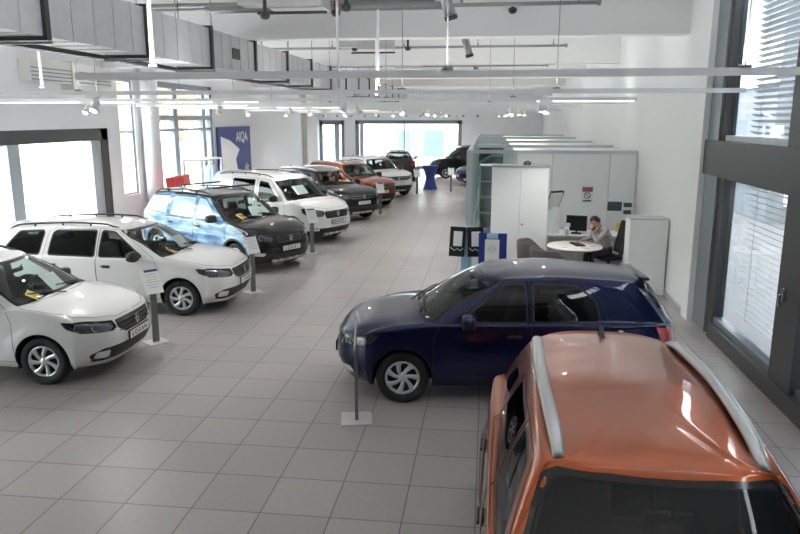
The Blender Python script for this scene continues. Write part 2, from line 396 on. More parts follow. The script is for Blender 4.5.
class Body:
    """smooth body surface that is cut into parts along outlines"""
    def __init__(s, P, lv=3):
        s.P = P; L = s.L = P['L']; loops = car_cage(P)
        vs, fs = cage_mesh(loops, L); tgt = [v.copy() for v in vs]
        for it in range(3):
            me = subdiv(vs, fs, 1)
            for k in range(len(vs)): vs[k] = vs[k] + (tgt[k] - me.vertices[k].co) * .7
            bpy.data.meshes.remove(me)
        me = subdiv(vs, fs, lv)
        bm = bmesh.new(); bm.from_mesh(me); bpy.data.meshes.remove(me)
        W2 = P['W'] / 2
        for v in bm.verts:                       # wheel arch lips and a crease low on the doors
            x, y, z = v.co
            if abs(y) > W2 * .6 and z < 1.0:
                for a in (P['fa'], P['ra']):
                    d = sqrt((x - (L / 2 - a)) ** 2 + (z - P['wr']) ** 2)
                    if z > .15: v.co.y += (1 if y > 0 else -1) * P.get('lip', .018) * math.exp(-((d - P['wr'] - .08) / .085) ** 2)
                xx = L / 2 - x
                if P['fa'] + P['wr'] + .1 < xx < P['ra'] - P['wr'] - .1:
                    e = min(1, (xx - P['fa'] - P['wr'] - .1) / .25, (P['ra'] - P['wr'] - .1 - xx) / .25)
                    v.co.y -= (1 if y > 0 else -1) * e * .016 * math.exp(-((z - .42) / .07) ** 2)
        bmesh.ops.recalc_face_normals(bm, faces=bm.faces)
        up = max(bm.faces, key=lambda f: f.calc_center_median().z)
        if up.normal.z < 0: bmesh.ops.reverse_faces(bm, faces=bm.faces)
        bm.normal_update(); s.bm = bm
        t = bm.copy(); bmesh.ops.triangulate(t, faces=t.faces); t.verts.ensure_lookup_table(); t.faces.ensure_lookup_table(); t.normal_update()
        s.rv = [v.co.copy() for v in t.verts]; s.rn = [v.normal.copy() for v in t.verts]; s.rt = [[v.index for v in f.verts] for f in t.faces]
        s.bvh = BVHTree.FromPolygons(s.rv, s.rt); t.free()
        s.layer = bm.faces.layers.int.new('part'); s.n = 0; s.store = {}
    def pt(s, p): return Vector((s.L / 2 - p[0], p[1], p[2]))
    AX = {'left': (0, 1, 0), 'right': (0, -1, 0), 'front': (1, 0, 0), 'rear': (-1, 0, 0), 'top': (0, 0, 1),
          'fl': (.72, .69, 0), 'fr': (.72, -.69, 0), 'rl': (-.6, .8, 0), 'rr': (-.6, -.8, 0)}
    def frame(s, view):
        d = Vector(s.AX[view]).normalized()
        if view == 'top': return d, Vector((1, 0, 0)), Vector((0, 1, 0))
        v = Vector((0, 0, 1)); return d, v.cross(d), v
    def cut(s, view, poly, zone=None, mind=.15):
        d, U, V = s.frame(view); bm = s.bm
        P2 = [(s.pt(p).dot(U), s.pt(p).dot(V)) for p in poly]
        u0, u1 = min(p[0] for p in P2), max(p[0] for p in P2); v0, v1 = min(p[1] for p in P2), max(p[1] for p in P2)
        def fb(f):
            a = [v.co.dot(U) for v in f.verts]; b = [v.co.dot(V) for v in f.verts]; return min(a), max(a), min(b), max(b)
        cand = []
        for f in bm.faces:
            if f.normal.dot(d) < mind or f[s.layer]: continue
            a = fb(f)
            if a[1] < u0 - .01 or a[0] > u1 + .01 or a[3] < v0 - .01 or a[2] > v1 + .01: continue
            if zone and not zone(f.calc_center_median()): continue
            cand.append(f)
        n = len(P2)
        for i in range(n):
            a, b = P2[i], P2[(i + 1) % n]
            if abs(a[0] - b[0]) + abs(a[1] - b[1]) < 1e-6: continue
            e = 1e-4; U0, U1, V0, V1 = min(a[0], b[0]) - e, max(a[0], b[0]) + e, min(a[1], b[1]) - e, max(a[1], b[1]) + e
            hit, rest = [], []
            for f in cand:
                q = fb(f)
                (hit if not (q[1] < U0 or q[0] > U1 or q[3] < V0 or q[2] > V1) else rest).append(f)
            if not hit: continue
            vs, es = set(), set()
            for f in hit: vs.update(f.verts); es.update(f.edges)
            co = U * a[0] + V * a[1]; dr = U * (b[0] - a[0]) + V * (b[1] - a[1]); no = dr.cross(d).normalized()
            r = bmesh.ops.bisect_plane(bm, geom=hit + list(vs) + list(es), dist=2e-5, plane_co=co, plane_no=no)
            nf = [g for g in r['geom'] if isinstance(g, bmesh.types.BMFace) and g.is_valid]
            seen = set(rest); cand = rest + [f for f in nf if f not in seen]
            for f in hit:
                if f.is_valid and f not in nf: cand.append(f)
            cand = list(dict.fromkeys(cand))
        res = []
        for f in cand:
            if not f.is_valid: continue
            c = f.calc_center_median(); x, y = c.dot(U), c.dot(V); ins = False
            for i in range(n):
                a, b = P2[i], P2[(i + 1) % n]
                if (a[1] > y) != (b[1] > y) and x < (b[0] - a[0]) * (y - a[1]) / (b[1] - a[1]) + a[0]: ins = not ins
            if ins: res.append(f)
        return res
    def take(s, key, faces):
        s.n += 1
        for f in faces: f[s.layer] = s.n
        s.store[key] = s.n
    def drop(s, faces):
        bmesh.ops.delete(s.bm, geom=faces, context='FACES')
    def normal_at(s, co):
        loc, nn, i, dd = s.bvh.find_nearest(co)
        a, b, c = s.rt[i]; A, B, C = s.rv[a], s.rv[b], s.rv[c]
        v0, v1, v2 = B - A, C - A, loc - A
        d00, d01, d11, d20, d21 = v0.dot(v0), v0.dot(v1), v1.dot(v1), v2.dot(v0), v2.dot(v1); den = d00 * d11 - d01 * d01
        if abs(den) < 1e-14: return nn
        v = (d11 * d20 - d01 * d21) / den; w = (d00 * d21 - d01 * d20) / den
        return (s.rn[a] * (1 - v - w) + s.rn[b] * v + s.rn[c] * w).normalized()
    def extract(s, key, name, m, parent, off=0., flip=False):
        if key and key not in s.store: return None
        idn = s.store[key] if key else 0
        fs = [f for f in s.bm.faces if f[s.layer] == idn]
        vid = {}; vs = []; ns = []; pf = []
        for f in fs:
            q = []
            for v in f.verts:
                if v not in vid: vid[v] = len(vs); n = s.normal_at(v.co); vs.append(v.co + n * off); ns.append(-n if flip else n)
                q.append(vid[v])
            pf.append(q[::-1] if flip else q)
        if not vs: return None
        me = bpy.data.meshes.new(name); me.from_pydata(vs, [], pf); me.update()
        for mm in (m if isinstance(m, (list, tuple)) else [m]): me.materials.append(mm)
        me.polygons.foreach_set('use_smooth', [True] * len(me.polygons)); me.normals_split_custom_set_from_vertices(ns)
        o = bpy.data.objects.new(name, me); COL.objects.link(o); o.parent = parent
        return o
    def surf(s, view, p, off=.002):
        d = Vector(s.AX[view]).normalized(); P0 = s.pt(p); o = P0 - d * P0.dot(d) + d * 4
        loc, n, i, dd = s.bvh.ray_cast(o, -d)
        return (loc + n * off) if loc else P0
    def line(s, view, pts, step=.06):
        out = []
        for a, b in zip(pts, pts[1:]):
            a, b = Vector(a), Vector(b); n = max(1, int((b - a).length / step))
            for k in range(n): out.append(s.surf(view, a.lerp(b, k / n), .0))
        out.append(s.surf(view, pts[-1], .0)); return out
def rnd(poly, r=.04, n=4):
    """rounded corners of a closed outline"""
    out = []; K = len(poly)
    for i in range(K):
        p = Vector(poly[i]); a = Vector(poly[i - 1]); b = Vector(poly[(i + 1) % K])
        ra = min(r, (a - p).length * .45); rb = min(r, (b - p).length * .45)
        A = p + (a - p).normalized() * ra; B = p + (b - p).normalized() * rb
        for k in range(n + 1):
            t = k / n; out.append(tuple(A * (1 - t) ** 2 + p * 2 * t * (1 - t) + B * t ** 2))
    return out
def my(poly): return [(p[0], -p[1], p[2]) for p in poly]
def grow(poly, d):
    """outline pushed outwards by d in its own (s,z) plane"""
    c = [sum(p[k] for p in poly) / len(poly) for k in range(3)]; K = len(poly); out = []
    area = sum(poly[i - 1][0] * poly[i][2] - poly[i][0] * poly[i - 1][2] for i in range(K)); sg = 1 if area > 0 else -1
    for i in range(K):
        a, p, b = poly[i - 1], poly[i], poly[(i + 1) % K]
        e1 = Vector((p[0] - a[0], p[2] - a[2])).normalized(); e2 = Vector((b[0] - p[0], b[2] - p[2])).normalized()
        n = Vector((e1.y + e2.y, -e1.x - e2.x)) * sg
        if n.length < 1e-6: n = Vector((e1.y, -e1.x)) * sg
        n.normalize(); out.append((p[0] + n.x * d, p[1], p[2] + n.y * d))
    return out

def wheel(parent, loc, r, w, sgn, style='cap', m='alloy'):
    """tyre > ; outer face looks to +y * sgn"""
    t = MB(); rr = r * .645; h = w / 2
    pr = [(rr, -h * .75), (rr + .012, -h * .95), (r * .86, -h), (r * .955, -h * .9), (r * .99, -h * .72), (r, -h * .4), (r, h * .4), (r * .99, h * .72), (r * .955, h * .9), (r * .86, h), (rr + .012, h * .95), (rr, h * .75), (rr, -h * .75)]
    t.lathe(pr, 40, loc, 'Y')
    ty = t.build('tyre', M['tyre'], parent)
    b = MB(); o = sgn
    b.lathe([(0.0001, o * h * .35), (rr, o * h * .35)], 32, loc, 'Y', False)
    b.lathe([(0.0001, -o * h * .3), (rr, -o * h * .3)], 32, loc, 'Y', False)
    b.build('brake_disc', M['bplastic'], ty)
    c = MB(); c.smooth = True; n = 7 if style == 'cap' else 5
    c.lathe([(rr * .86, o * h * .60), (rr * .90, o * h * .86), (rr * .97, o * h * .93), (rr * 1.02, o * h * .86), (rr * 1.0, o * h * .5)], 42, loc, 'Y')
    c.lathe([(0.0001, o * h * 1.0), (rr * .17, o * h * .97), (rr * .26, o * h * .86), (rr * .28, o * h * .5)], 24, loc, 'Y')
    L = Vector(loc)
    for k in range(n):
        a0 = 2 * pi * k / n
        sw = .5 if style == 'cap' else 0.
        rows = []
        for (q, wd, hh) in ((.2, .40 if style == 'cap' else .30, .90), (.5, .25 if style == 'cap' else .15, .93), (.75, .20 if style == 'cap' else .15, .93), (.93, .24 if style == 'cap' else .2, .90)):
            a = a0 + sw * q * sgn; rad = rr * q
            rows.append([(a - wd / (1 if q > .3 else .62), rad, hh - .14), (a - wd * .7, rad, hh), (a + wd * .7, rad, hh), (a + wd, rad, hh - .14)])
        vs = []
        for row in rows:
            for (a, rad, hh) in row: vs.append(L + Vector((rad * cos(a), o * h * hh, rad * sin(a))))
        fs = [(i * 4 + j, i * 4 + j + 1, i * 4 + j + 5, i * 4 + j + 4) for i in range(3) for j in range(3)]
        c.add(vs, fs, True)
    c.build('hubcap' if style == 'cap' else 'alloy_rim', M[m], ty)
    return ty

def badge(parent, o, n, sc=.055):
    """small chromed shield emblem standing on the grille"""
    n = Vector(n).normalized(); u = Vector((0, 0, 1)).cross(n).normalized(); v = n.cross(u)
    mt = Matrix(((u.x, v.x, n.x, o.x), (u.y, v.y, n.y, o.y), (u.z, v.z, n.z, o.z), (0, 0, 0, 1)))
    mb = MB()
    out = [(-1, 1), (1, 1), (.86, .1), (.55, -.65), (0, -1.15), (-.55, -.65), (-.86, .1)]
    mb.prism([(a * sc, b * sc) for a, b in out], .012, mt)
    mb.mi = 1
    for k in ((-.52, .5, .30, .55), (.52, .5, .30, .55), (0, -.25, .28, .42)):
        mb.prism([(sc * (k[0] + a * k[2]), sc * (k[1] + b * k[3] * .6)) for a, b in ((-1, 1), (1, 1), (.8, -1), (-.8, -1))], .014, mt)
    return mb.build('badge', [M['chrome'], M['lamp_dark']], parent)

def make_car(name, P, pm, lv=3, plate='', interior=True, side_mat=None):
    """build one car at the origin, nose towards +x; returns its Empty"""
    root = empty(name); B = Body(P, lv); L, W2 = P['L'], P['W'] / 2
    fa, ra, wr = P['fa'], P['ra'], P['wr']; pm = M[pm] if isinstance(pm, str) else pm
    # wheel arches
    for a in (fa, ra):
        R_ = wr + P.get('gap', .045)
        circ = [(a + R_ * cos(t), 0, wr + .01 + R_ * sin(t)) for t in [i * pi / 16 for i in range(-5, 22)]]
        circ = [(p[0], p[1], p[2]) for p in circ]
        for vw, zn in (('left', lambda c: c.y > W2 * .5), ('right', lambda c: c.y < -W2 * .5)):
            B.drop(B.cut(vw, circ, zn, -.3))
        if P.get('clad'):
            R2 = R_ + P['clad']
            c2 = [(a + R2 * cos(t), 0, wr + .01 + R2 * sin(t)) for t in [i * pi / 16 for i in range(-6, 23)]]
            for vw, zn in (('left', lambda c: c.y > W2 * .5), ('right', lambda c: c.y < -W2 * .5)):
                B.take('arch%s%d' % (vw, a * 100), B.cut(vw, c2, zn, .0))
    keys = {}
    for vw, f, nm in (('left', lambda p: p, 1), ('right', my, -1)):
        zn = (lambda c: c.y > W2 * .3) if nm > 0 else (lambda c: c.y < -W2 * .3)
        for i, w in enumerate(P['sidewin']):
            w = rnd([(a, 0, b) for a, b in w], .035)
            B.take('sw%d%s' % (i, vw), B.cut(vw, w, zn))
            B.take('st%d%s' % (i, vw), B.cut(vw, grow(w, .022), zn))
        if P.get('sillz'):
            B.take('sill' + vw, B.cut(vw, [(fa + wr + .02, 0, .1), (ra - wr - .02, 0, .1), (ra - wr - .02, 0, P['sillz']), (fa + wr + .02, 0, P['sillz'])], zn, -.5))
    B.take('ws', B.cut('front', rnd([(0, y, z) for y, z in P['ws']], .05), lambda c: L / 2 - c.x < P['header'][0] + .35 and c.z > P['cowl'][1] - .05, .1))
    sur = B.cut('front', [(0, y * 1.035, z + (.018 if z > P['cowl'][1] + .15 else -.022)) for y, z in P['ws']], lambda c: P['cowl'][0] - .06 < L / 2 - c.x < P['header'][0] + .35, .1)
    B.take('wst', [f for f in sur if f.normal.x > .32 or f.calc_center_median().z < P['header'][1] - .10])
    B.take('rw', B.cut('rear', rnd([(0, y, z) for y, z in P['rw']], .05), lambda c: L / 2 - c.x > P['roofrear'][0] - .3, .1))
    for vw, f in (('fl', lambda p: p), ('fr', my)):
        zn = (lambda c: c.y > .15 and L / 2 - c.x < fa + .1) if vw == 'fl' else (lambda c: c.y < -.15 and L / 2 - c.x < fa + .1)
        B.take('head' + vw, B.cut(vw, rnd(f(P['head']), .03), zn, .1))
        if P.get('fog'): B.take('fog' + vw, B.cut(vw, rnd(f(P['fog']), .03), zn, .1))
    for k, poly, zmin in (('grille', P['grille'], .5), ('lgrille', P['lgrille'], 0)):
        B.take(k, B.cut('front', rnd([(0, y, z) for y, z in poly], .03), lambda c: L / 2 - c.x < .5, .05))
    for vw, f in (('rl', lambda p: p), ('rr', my)):
        zn = (lambda c: c.y > .3 and L / 2 - c.x > ra) if vw == 'rl' else (lambda c: c.y < -.3 and L / 2 - c.x > ra)
        B.take('tail' + vw, B.cut(vw, rnd(f(P['tail']), .03), zn, .1))
    if P.get('fbump'): B.take('fbump', B.cut('front', [(0, y, z) for y, z in P['fbump']], lambda c: L / 2 - c.x < .6, -.5))
    # bonnet
    bn = [(a, b, 0) for a, b in P['bonnet']]
    B.take('bonnet', B.cut('top', rnd(bn + my(bn[::-1]), .05), lambda c: L / 2 - c.x < P['cowl'][0] + .5 and c.z > P['nose_z'] - .1, .25))
    for vw in ('left', 'right'):
        zn = (lambda c: c.y > W2 * .3) if vw == 'left' else (lambda c: c.y < -W2 * .3)
        for i, dpoly in enumerate(P['doors']): B.take('door%d%s' % (i, vw), B.cut(vw, [(a, 0, b) for a, b in dpoly], zn))
    for i, wp_ in enumerate(P.get('wrap', [])): B.take('wrap%d' % i, B.cut('right', [(a, 0, b) for a, b in wp_], lambda c: c.y < -W2 * .3, .0))
    # ---- extract
    sm = side_mat or pm
    body = B.extract(None, 'body', pm, root)
    for i in range(len(P.get('wrap', []))): B.extract('wrap%d' % i, 'side_graphic', sm, root)
    # inner trim a little inside the painted skin of the cabin
    bm = B.bm
    if interior:
        vid = {}; vs = []; pf = []; ok = {}
        glassids = {v for k, v in B.store.items() if k[:2] in ('sw', 'ws', 'rw') and k != 'wst' or k[:4] in ('arch', 'head', 'tail', 'gril', 'lgri', 'fbum')}
        for f in bm.faces:
            c = f.calc_center_median()
            if f[B.layer] in glassids or c.z < .5 or L / 2 - c.x < P['cowl'][0] - .02: continue
            q = []; good = True
            for v in f.verts:
                if v not in vid:
                    w_ = v.co - B.normal_at(v.co) * .025; l_, n_, i_, d_ = B.bvh.find_nearest(w_)
                    ok[len(vs)] = d_ > .017 and (w_ - l_).dot(n_) < 0
                    vid[v] = len(vs); vs.append(w_)
                good = good and ok[vid[v]]; q.append(vid[v])
            if good: pf.append(q[::-1])
        me = bpy.data.meshes.new('cabin_lining'); me.from_pydata(vs, [], pf); me.update(); me.materials.append(M['cabin'])
        o = bpy.data.objects.new('cabin_lining', me); COL.objects.link(o); o.parent = root
    B.extract('ws', 'windscreen', M['carglass'], root); B.extract('wst', 'windscreen_surround', M['blackgloss'], root)
    B.extract('rw', 'rear_window', M['darkglass'], root)
    B.extract('bonnet', 'bonnet', pm, root)
    for vw in ('left', 'right'):
        sgn = 1 if vw == 'left' else -1; drs = []
        for i, dp in enumerate(P['doors']):
            d = B.extract('door%d%s' % (i, vw), 'front_door' if i == 0 else 'rear_door', sm if vw == 'right' else pm, root); drs.append(d)
            if d is None: continue
            hx, hz = P['handle'][i]
            h = MB(); p = B.surf(vw, (hx, 0, hz), .0)
            h.box(p + Vector((0, sgn * .03, 0)), (.17, .018, .026), bev=.008); h.mi = 1
            h.box(p + Vector((0, sgn * .002, -.01)), (.13, .012, .05), bev=.005)
            h.build('door_handle', [M[P.get('hmat', 'bplastic')], M['cabin_dark']], d)
        for i in range(len(P['sidewin'])):
            par = drs[i] if i < len(drs) and drs[i] is not None else root
            tr = B.extract('st%d%s' % (i, vw), 'window_trim', M['bplastic'], par)
            gl = 'carglass' if i == 0 and not P.get('darkside') else 'darkglass'
            B.extract('sw%d%s' % (i, vw), 'side_window', M[P['wrapglass']] if vw == 'right' and P.get('wrapglass') else M[gl], par)
        for a in (fa, ra):
            B.extract('arch%s%d' % (vw, a * 100), 'arch_cladding', M['bplastic'], root)
        B.extract('sill' + vw, 'sill_cladding', M['bplastic'], root)
        # mirror
        mp = Vector(P['mirror']); q = B.surf(vw, (mp[0], 0, mp[2] - .03), 0); m_ = MB(); c = q + Vector((.0, sgn * .13, .06))
        bmm = bmesh.new(); bmesh.ops.create_cube(bmm, size=1); bmesh.ops.subdivide_edges(bmm, edges=bmm.edges, cuts=3, use_grid_fill=True)
        for v in bmm.verts:
            n_ = v.co.copy(); l = max(abs(n_.x), abs(n_.y), abs(n_.z)) ; nn = n_.normalized() * l
            v.co = n_.lerp(nn, .72)
            v.co = Vector((v.co.x * .17 * (1 - .5 * max(0, v.co.x)), v.co.y * .25, v.co.z * .185))
        m_.smooth = True; m_.addbm(bmm, Matrix.Translation(c)); bmm.free()
        m_.mi = 1; m_.tube([q - Vector((0, sgn * .02, 0)), q + Vector((0, sgn * .05, .02)), c - Vector((0, sgn * .04, .05))], [.035, .028, .025], 8)
        m_.mi = 2; m_.box(c - Vector((.082, 0, 0)), (.006, .19, .12), bev=.002)
        mo = m_.build('wing_mirror', [pm if P.get('mirbody') else M['bplastic'], M['bplastic'], M['chrome']], root)
    def wrapline(mb, view, pts, r=.003): mb.tube(B.line(view, pts, .03), r, 5, False)
    # panel gaps live on the body
    sg = MB()
    for vw in ('left', 'right'):
        for dp in P['doors']: wrapline(sg, vw, [(a, 0, b) for a, b in dp] + [(dp[0][0], 0, dp[0][1])])
        for ln in P.get('seams', []): wrapline(sg, vw, [(a, 0, b) for a, b in ln])
    wrapline(sg, 'top', bn); wrapline(sg, 'top', my(bn))
    sg.build('panel_groove', M['cabin_dark'], body)
    # lights
    for vw in ('fl', 'fr'):
        hl = B.extract('head' + vw, 'headlight', M['lampglass'], root)
        if hl:
            B.extract('head' + vw, 'lamp_housing', M['lamp_house'], hl, -.035)
            c = sum((Vector(p) for p in P['head']), Vector()) / len(P['head'])
            s2 = 1 if vw == 'fl' else -1
            for (dx, k, zz) in P.get('bowls', ((-.03, .064, 0), (.14, .05, .01))):
                rf = MB(); p = B.surf(vw, (c.x + dx, s2 * (c.y + dx * .75), c.z + zz), -.03)
                d2 = Vector((1, s2 * .45, 0)).normalized()
                u = d2.cross(Vector((0, 0, 1))); w_ = Vector((0, 0, 1)); vs = []; fs = []
                for rr_, dd in ((k, .02), (k * .8, -.005), (k * .4, -.02), (.001, -.022)):
                    for t in range(14): vs.append(p + u * rr_ * cos(t * pi / 7) + w_ * rr_ * sin(t * pi / 7) + d2 * dd)
                for i in range(3):
                    for t in range(14): fs.append((i * 14 + t, i * 14 + (t + 1) % 14, i * 14 + 14 + (t + 1) % 14, i * 14 + 14 + t))
                rf.add(vs, fs, True); rf.build('reflector', M['lamp_refl'], hl)
            ol = MB(); hp = P['head'] if vw == 'fl' else my(P['head']); wrapline(ol, vw, list(hp) + [hp[0]], .004); ol.build('lamp_rim', M['lamp_dark'], hl)
        if P.get('fog'):
            fg = B.extract('fog' + vw, 'fog_light', M['lamp_refl'], root)
        B.extract('tail' + vw.replace('f', 'r'), 'taillight', M['redlens'], root)
    # grille with bars and badge
    g = B.extract('grille', 'grille', M['bplastic'], root, -.012)
    ys = [p[0] for p in P['grille']]; zs_ = [p[1] for p in P['grille']]; ym = max(ys) * .93; z0, z1 = min(zs_), max(zs_)
    gb = MB(); nb = P.get('bars', 3)
    for k in range(nb):
        z = z0 + (z1 - z0) * (k + .7) / (nb + .4)
        gb.tube([B.surf('front', (0, ym * (t / 10), z), .001) for t in range(-10, 11)], .007, 6)
    gb.build('grille_bar', M[P.get('barmat', 'gplastic')], g)
    zc = (z0 + z1) / 2 + P.get('bdz', 0)
    bp = B.surf('front', (0, 0, zc), .012); nn = B.normal_at(bp); badge(g, bp, nn, P.get('bsize', .06))
    lg = B.extract('lgrille', 'lower_grille', M['bplastic'], root, -.01)
    B.extract('fbump', 'bumper_cladding', M['bplastic'], root)
    if P.get('skid'):
        sk = MB(); y1, z_, h_ = P['skid']
        for t in range(-8, 8):
            a = B.surf('front', (0, y1 * t / 8, z_), .006); b = B.surf('front', (0, y1 * (t + 1) / 8, z_), .006); hh = h_ if t % 4 in (0, 3) or abs(t) > 6 else h_ * .55
            sk.tube([a, b], hh / 2, 8)
        sk.build('skid_plate', M['rail_silver'], root)
    # number plate
    if plate is not None:
        pz = P['platez']; q = B.surf('front', (0, 0, pz), 0); q2 = B.surf('front', (0, .2, pz), 0)
        x = max(q.x, q2.x) + .022; mb = MB(); mb.box((x - .012, 0, pz), (.016, .545, .125), bev=.004); mb.mi = 1; mb.box((x - .003, 0, pz), (.006, .505, .098), bev=.002)
        pl = mb.build('number_plate', [M['bplastic'], M['plate']], root)
        if plate:
            mt = Matrix.Translation((x + .0005, 0, pz - .002)) @ Matrix(((0, 0, 1, 0), (1, 0, 0, 0), (0, 1, 0, 0), (0, 0, 0, 1)))
            text('plate_lettering', ' '.join(plate), .088 if len(plate) < 6 else .075, M['ink'], pl, mt, .001, bold=.002)
    # underbody, wheel liners
    ub = MB(); ub.b2(L / 2 - ra + wr + .08 - .0, L / 2 - fa - wr - .08, -W2 * .88, W2 * .88, .2, .34)
    ub.b2(-L / 2 + .15, L / 2 - .2, -W2 * .62, W2 * .62, .24, .42)
    for a in (fa, ra):
        n = 20; R_ = wr + P.get('gap', .045) + .01
        for sgn in (1, -1):
            vs = []; yo, yi = sgn * (W2 - .04), sgn * (W2 - .34)
            for k in range(n + 1):
                t = -.35 + (pi + .7) * k / n; x = L / 2 - a + R_ * cos(t); z = wr + .01 + R_ * sin(t); vs += [(x, yo, z), (x, yi, z)]
            ub.add(vs, [(2 * k, 2 * k + 1, 2 * k + 3, 2 * k + 2) for k in range(n)], True)
            ub.add([v for v in vs[1::2]], [tuple(range(n + 1))], False)
    ub.build('underbody', M['cabin_dark'], root)
    for a in (fa, ra):
        for sgn in (1, -1):
            w_ = .19 if wr < .33 else .215
            wheel(root, (L / 2 - a, sgn * (W2 - .018 - w_ / 2), wr), wr, w_, sgn, P.get('wstyle', 'cap'), P.get('wmat', 'alloy'))
    # wipers, antenna
    wp = MB(); cw, cz = P['cowl']
    for y0, y1 in ((.52, -.02), (-.08, -.62)):
        pts = [B.surf('front', (0, y0 + (y1 - y0) * t / 8, cz + .02 + .05 * t / 8), .016) for t in range(9)]
        wp.tube(pts, .009, 6); wp.tube([pts[4] + Vector((0, 0, .01)), B.surf('front', (0, y0, cz - .01), .02)], .008, 6)
    wp.build('wiper', M['bplastic'], root)
    if P.get('ant'):
        ax = P['ant']; p = B.surf('top', (ax, 0, 0), 0); an = MB()
        if P.get('fin'):
            an.prism([(-.11, -.01), (.09, -.01), (.0, .03), (-.07, .065)], .03, Matrix.Translation(p + Vector((0, .015, 0))) @ Matrix.Rotation(pi / 2, 4, 'X'))
        else:
            an.cyl(p + Vector((0, 0, .01)), .022, .03, 12, .014); an.tube([p + Vector((0, 0, .02)), p + Vector((-.16, 0, .17))], .004, 6)
        an.build('antenna', M['bplastic'], root)
    if P.get('rails'):
        s0, s1, ry, hh, rmn = P['rails']
        for sgn in (1, -1):
            rl = MB(); pts = []; rad = []; K = 20
            for k in range(K + 1):
                t = k / K; s_ = s0 + (s1 - s0) * t; yy = ry + P.get('railbow', 0) * sin(pi * t)
                b_ = B.surf('top', (s_, sgn * yy, 0), 0); e = min(1, t / .13, (1 - t) / .13); e = e * e * (3 - 2 * e)
                pts.append(b_ + Vector((0, 0, -.004 + hh * e))); rad.append(P.get('railr', .02) * (.75 + .25 * e))
            o_ = []; n = 10
            # flattened section, taller than wide
            vs = []
            for i, p in enumerate(pts):
                t_ = (pts[min(i + 1, K)] - pts[max(i - 1, 0)]).normalized(); u = Vector((-t_.y, t_.x, 0)).normalized(); w_ = t_.cross(u)
                for k in range(n): vs.append(p + u * rad[i] * P.get('railw', 1.3) * cos(2 * pi * k / n) + w_ * rad[i] * .85 * sin(2 * pi * k / n))
            fs = [(i * n + k, i * n + (k + 1) % n, (i + 1) * n + (k + 1) % n, (i + 1) * n + k) for i in range(K) for k in range(n)] + [tuple(range(n)), tuple(range(K * n, K * n + n))[::-1]]
            rl.add(vs, fs, True); rl.mi = 1
            for k in range(5, K - 4, 5): rl.tube([pts[k] - Vector((0, 0, hh + .01)), pts[k]], .018, 6)
            rl.build('roof_rail', [M[rmn], M['bplastic']], root)
    # interior
    if interior:
        cw, cz = P['cowl']; it = MB()
        X = lambda s_: L / 2 - s_
        dash = MB(); zd = cz - .04
        dash.box((X(cw + .40), 0, zd - .16), (.46, W2 * 1.62, .30), bev=.06)
        dash.box((X(cw + .16), 0, zd - .11), (.34, W2 * 1.5, .16), bev=.03)
        dash.box((X(cw + .5), .37, zd + .02), (.2, .36, .08), bev=.03)
        dash.build('dashboard', M['cabin_dark'], root)
        sw = MB(); c = Vector((X(cw + .74), .37, zd - .02)); ux = Vector((0, 1, 0)); uy = Vector((-.42, 0, .9)).normalized()
        uy = Vector((.45, 0, .89)); sw.tube([c + ux * .185 * cos(t * pi / 12) + uy * .185 * sin(t * pi / 12) for t in range(24)], .015, 7, closed=True)
        sw.tube([c + ux * .17, c - ux * .17], .02, 6); sw.tube([c, c - uy * .17], .02, 6); sw.box(c, (.05, .13, .11), ry=-.45, bev=.02)
        sw.tube([c, c + Vector((.3, 0, -.12))], .03, 6)
        sw.build('steering_wheel', M['bplastic'], root)
        for sy in (.37, -.37):
            st = MB(); st.smooth = True; sx = P.get('seat', P['B'] - .12)
            st.box((X(sx - .22), sy, .50), (.52, .50, .17), ry=-.1, bev=.05); st.box((X(sx + .10), sy, .84), (.14, .48, .62), ry=-.26, bev=.05)
            st.box((X(sx + .22), sy, min(1.22, P['H'] - .29)), (.09, .26, .17), ry=-.2, bev=.035); st.tube([(X(sx + .18), sy, 1.05), (X(sx + .215), sy, 1.2)], .02, 6)
            st.build('seat', M['cabin'], root)
        st = MB(); sx = P['C'] + P.get('rseat', .02); st.box((X(sx - .2), 0, .52), (.48, W2 * 1.45, .18), bev=.05); st.box((X(sx + .12), 0, .82), (.14, W2 * 1.42, .58), ry=-.3, bev=.05)
        for sy in (.4, -.4): st.box((X(sx + .2), sy, 1.16), (.09, .24, .14), ry=-.2, bev=.03)
        st.build('rear_bench', M['cabin'], root)
        mr = MB(); p = B.surf('front', (0, 0, P['header'][1] - .07), -.07); mr.box(p + Vector((-.03, 0, -.03)), (.025, .23, .06), bev=.01); mr.tube([p, p + Vector((.05, 0, .05))], .008, 6); mr.build('inside_mirror', M['bplastic'], root)
    if P.get('papers'):
        k = 0
        for (s_, y, w_, l_, rz, mm) in P['papers']:
            pp = MB(); p = B.surf('top', (s_, y, 0), -.03); n = B.normal_at(p); tl = atan2(n.x, n.z)
            pp.box(p, (l_, w_, .003), rz=rz, ry=tl); o = pp.build('price_sheet' if k == 0 else 'leaflet', M[mm], root); k += 1
    root['_'] = 0; del root['_']
    B.bm.free()
    return root
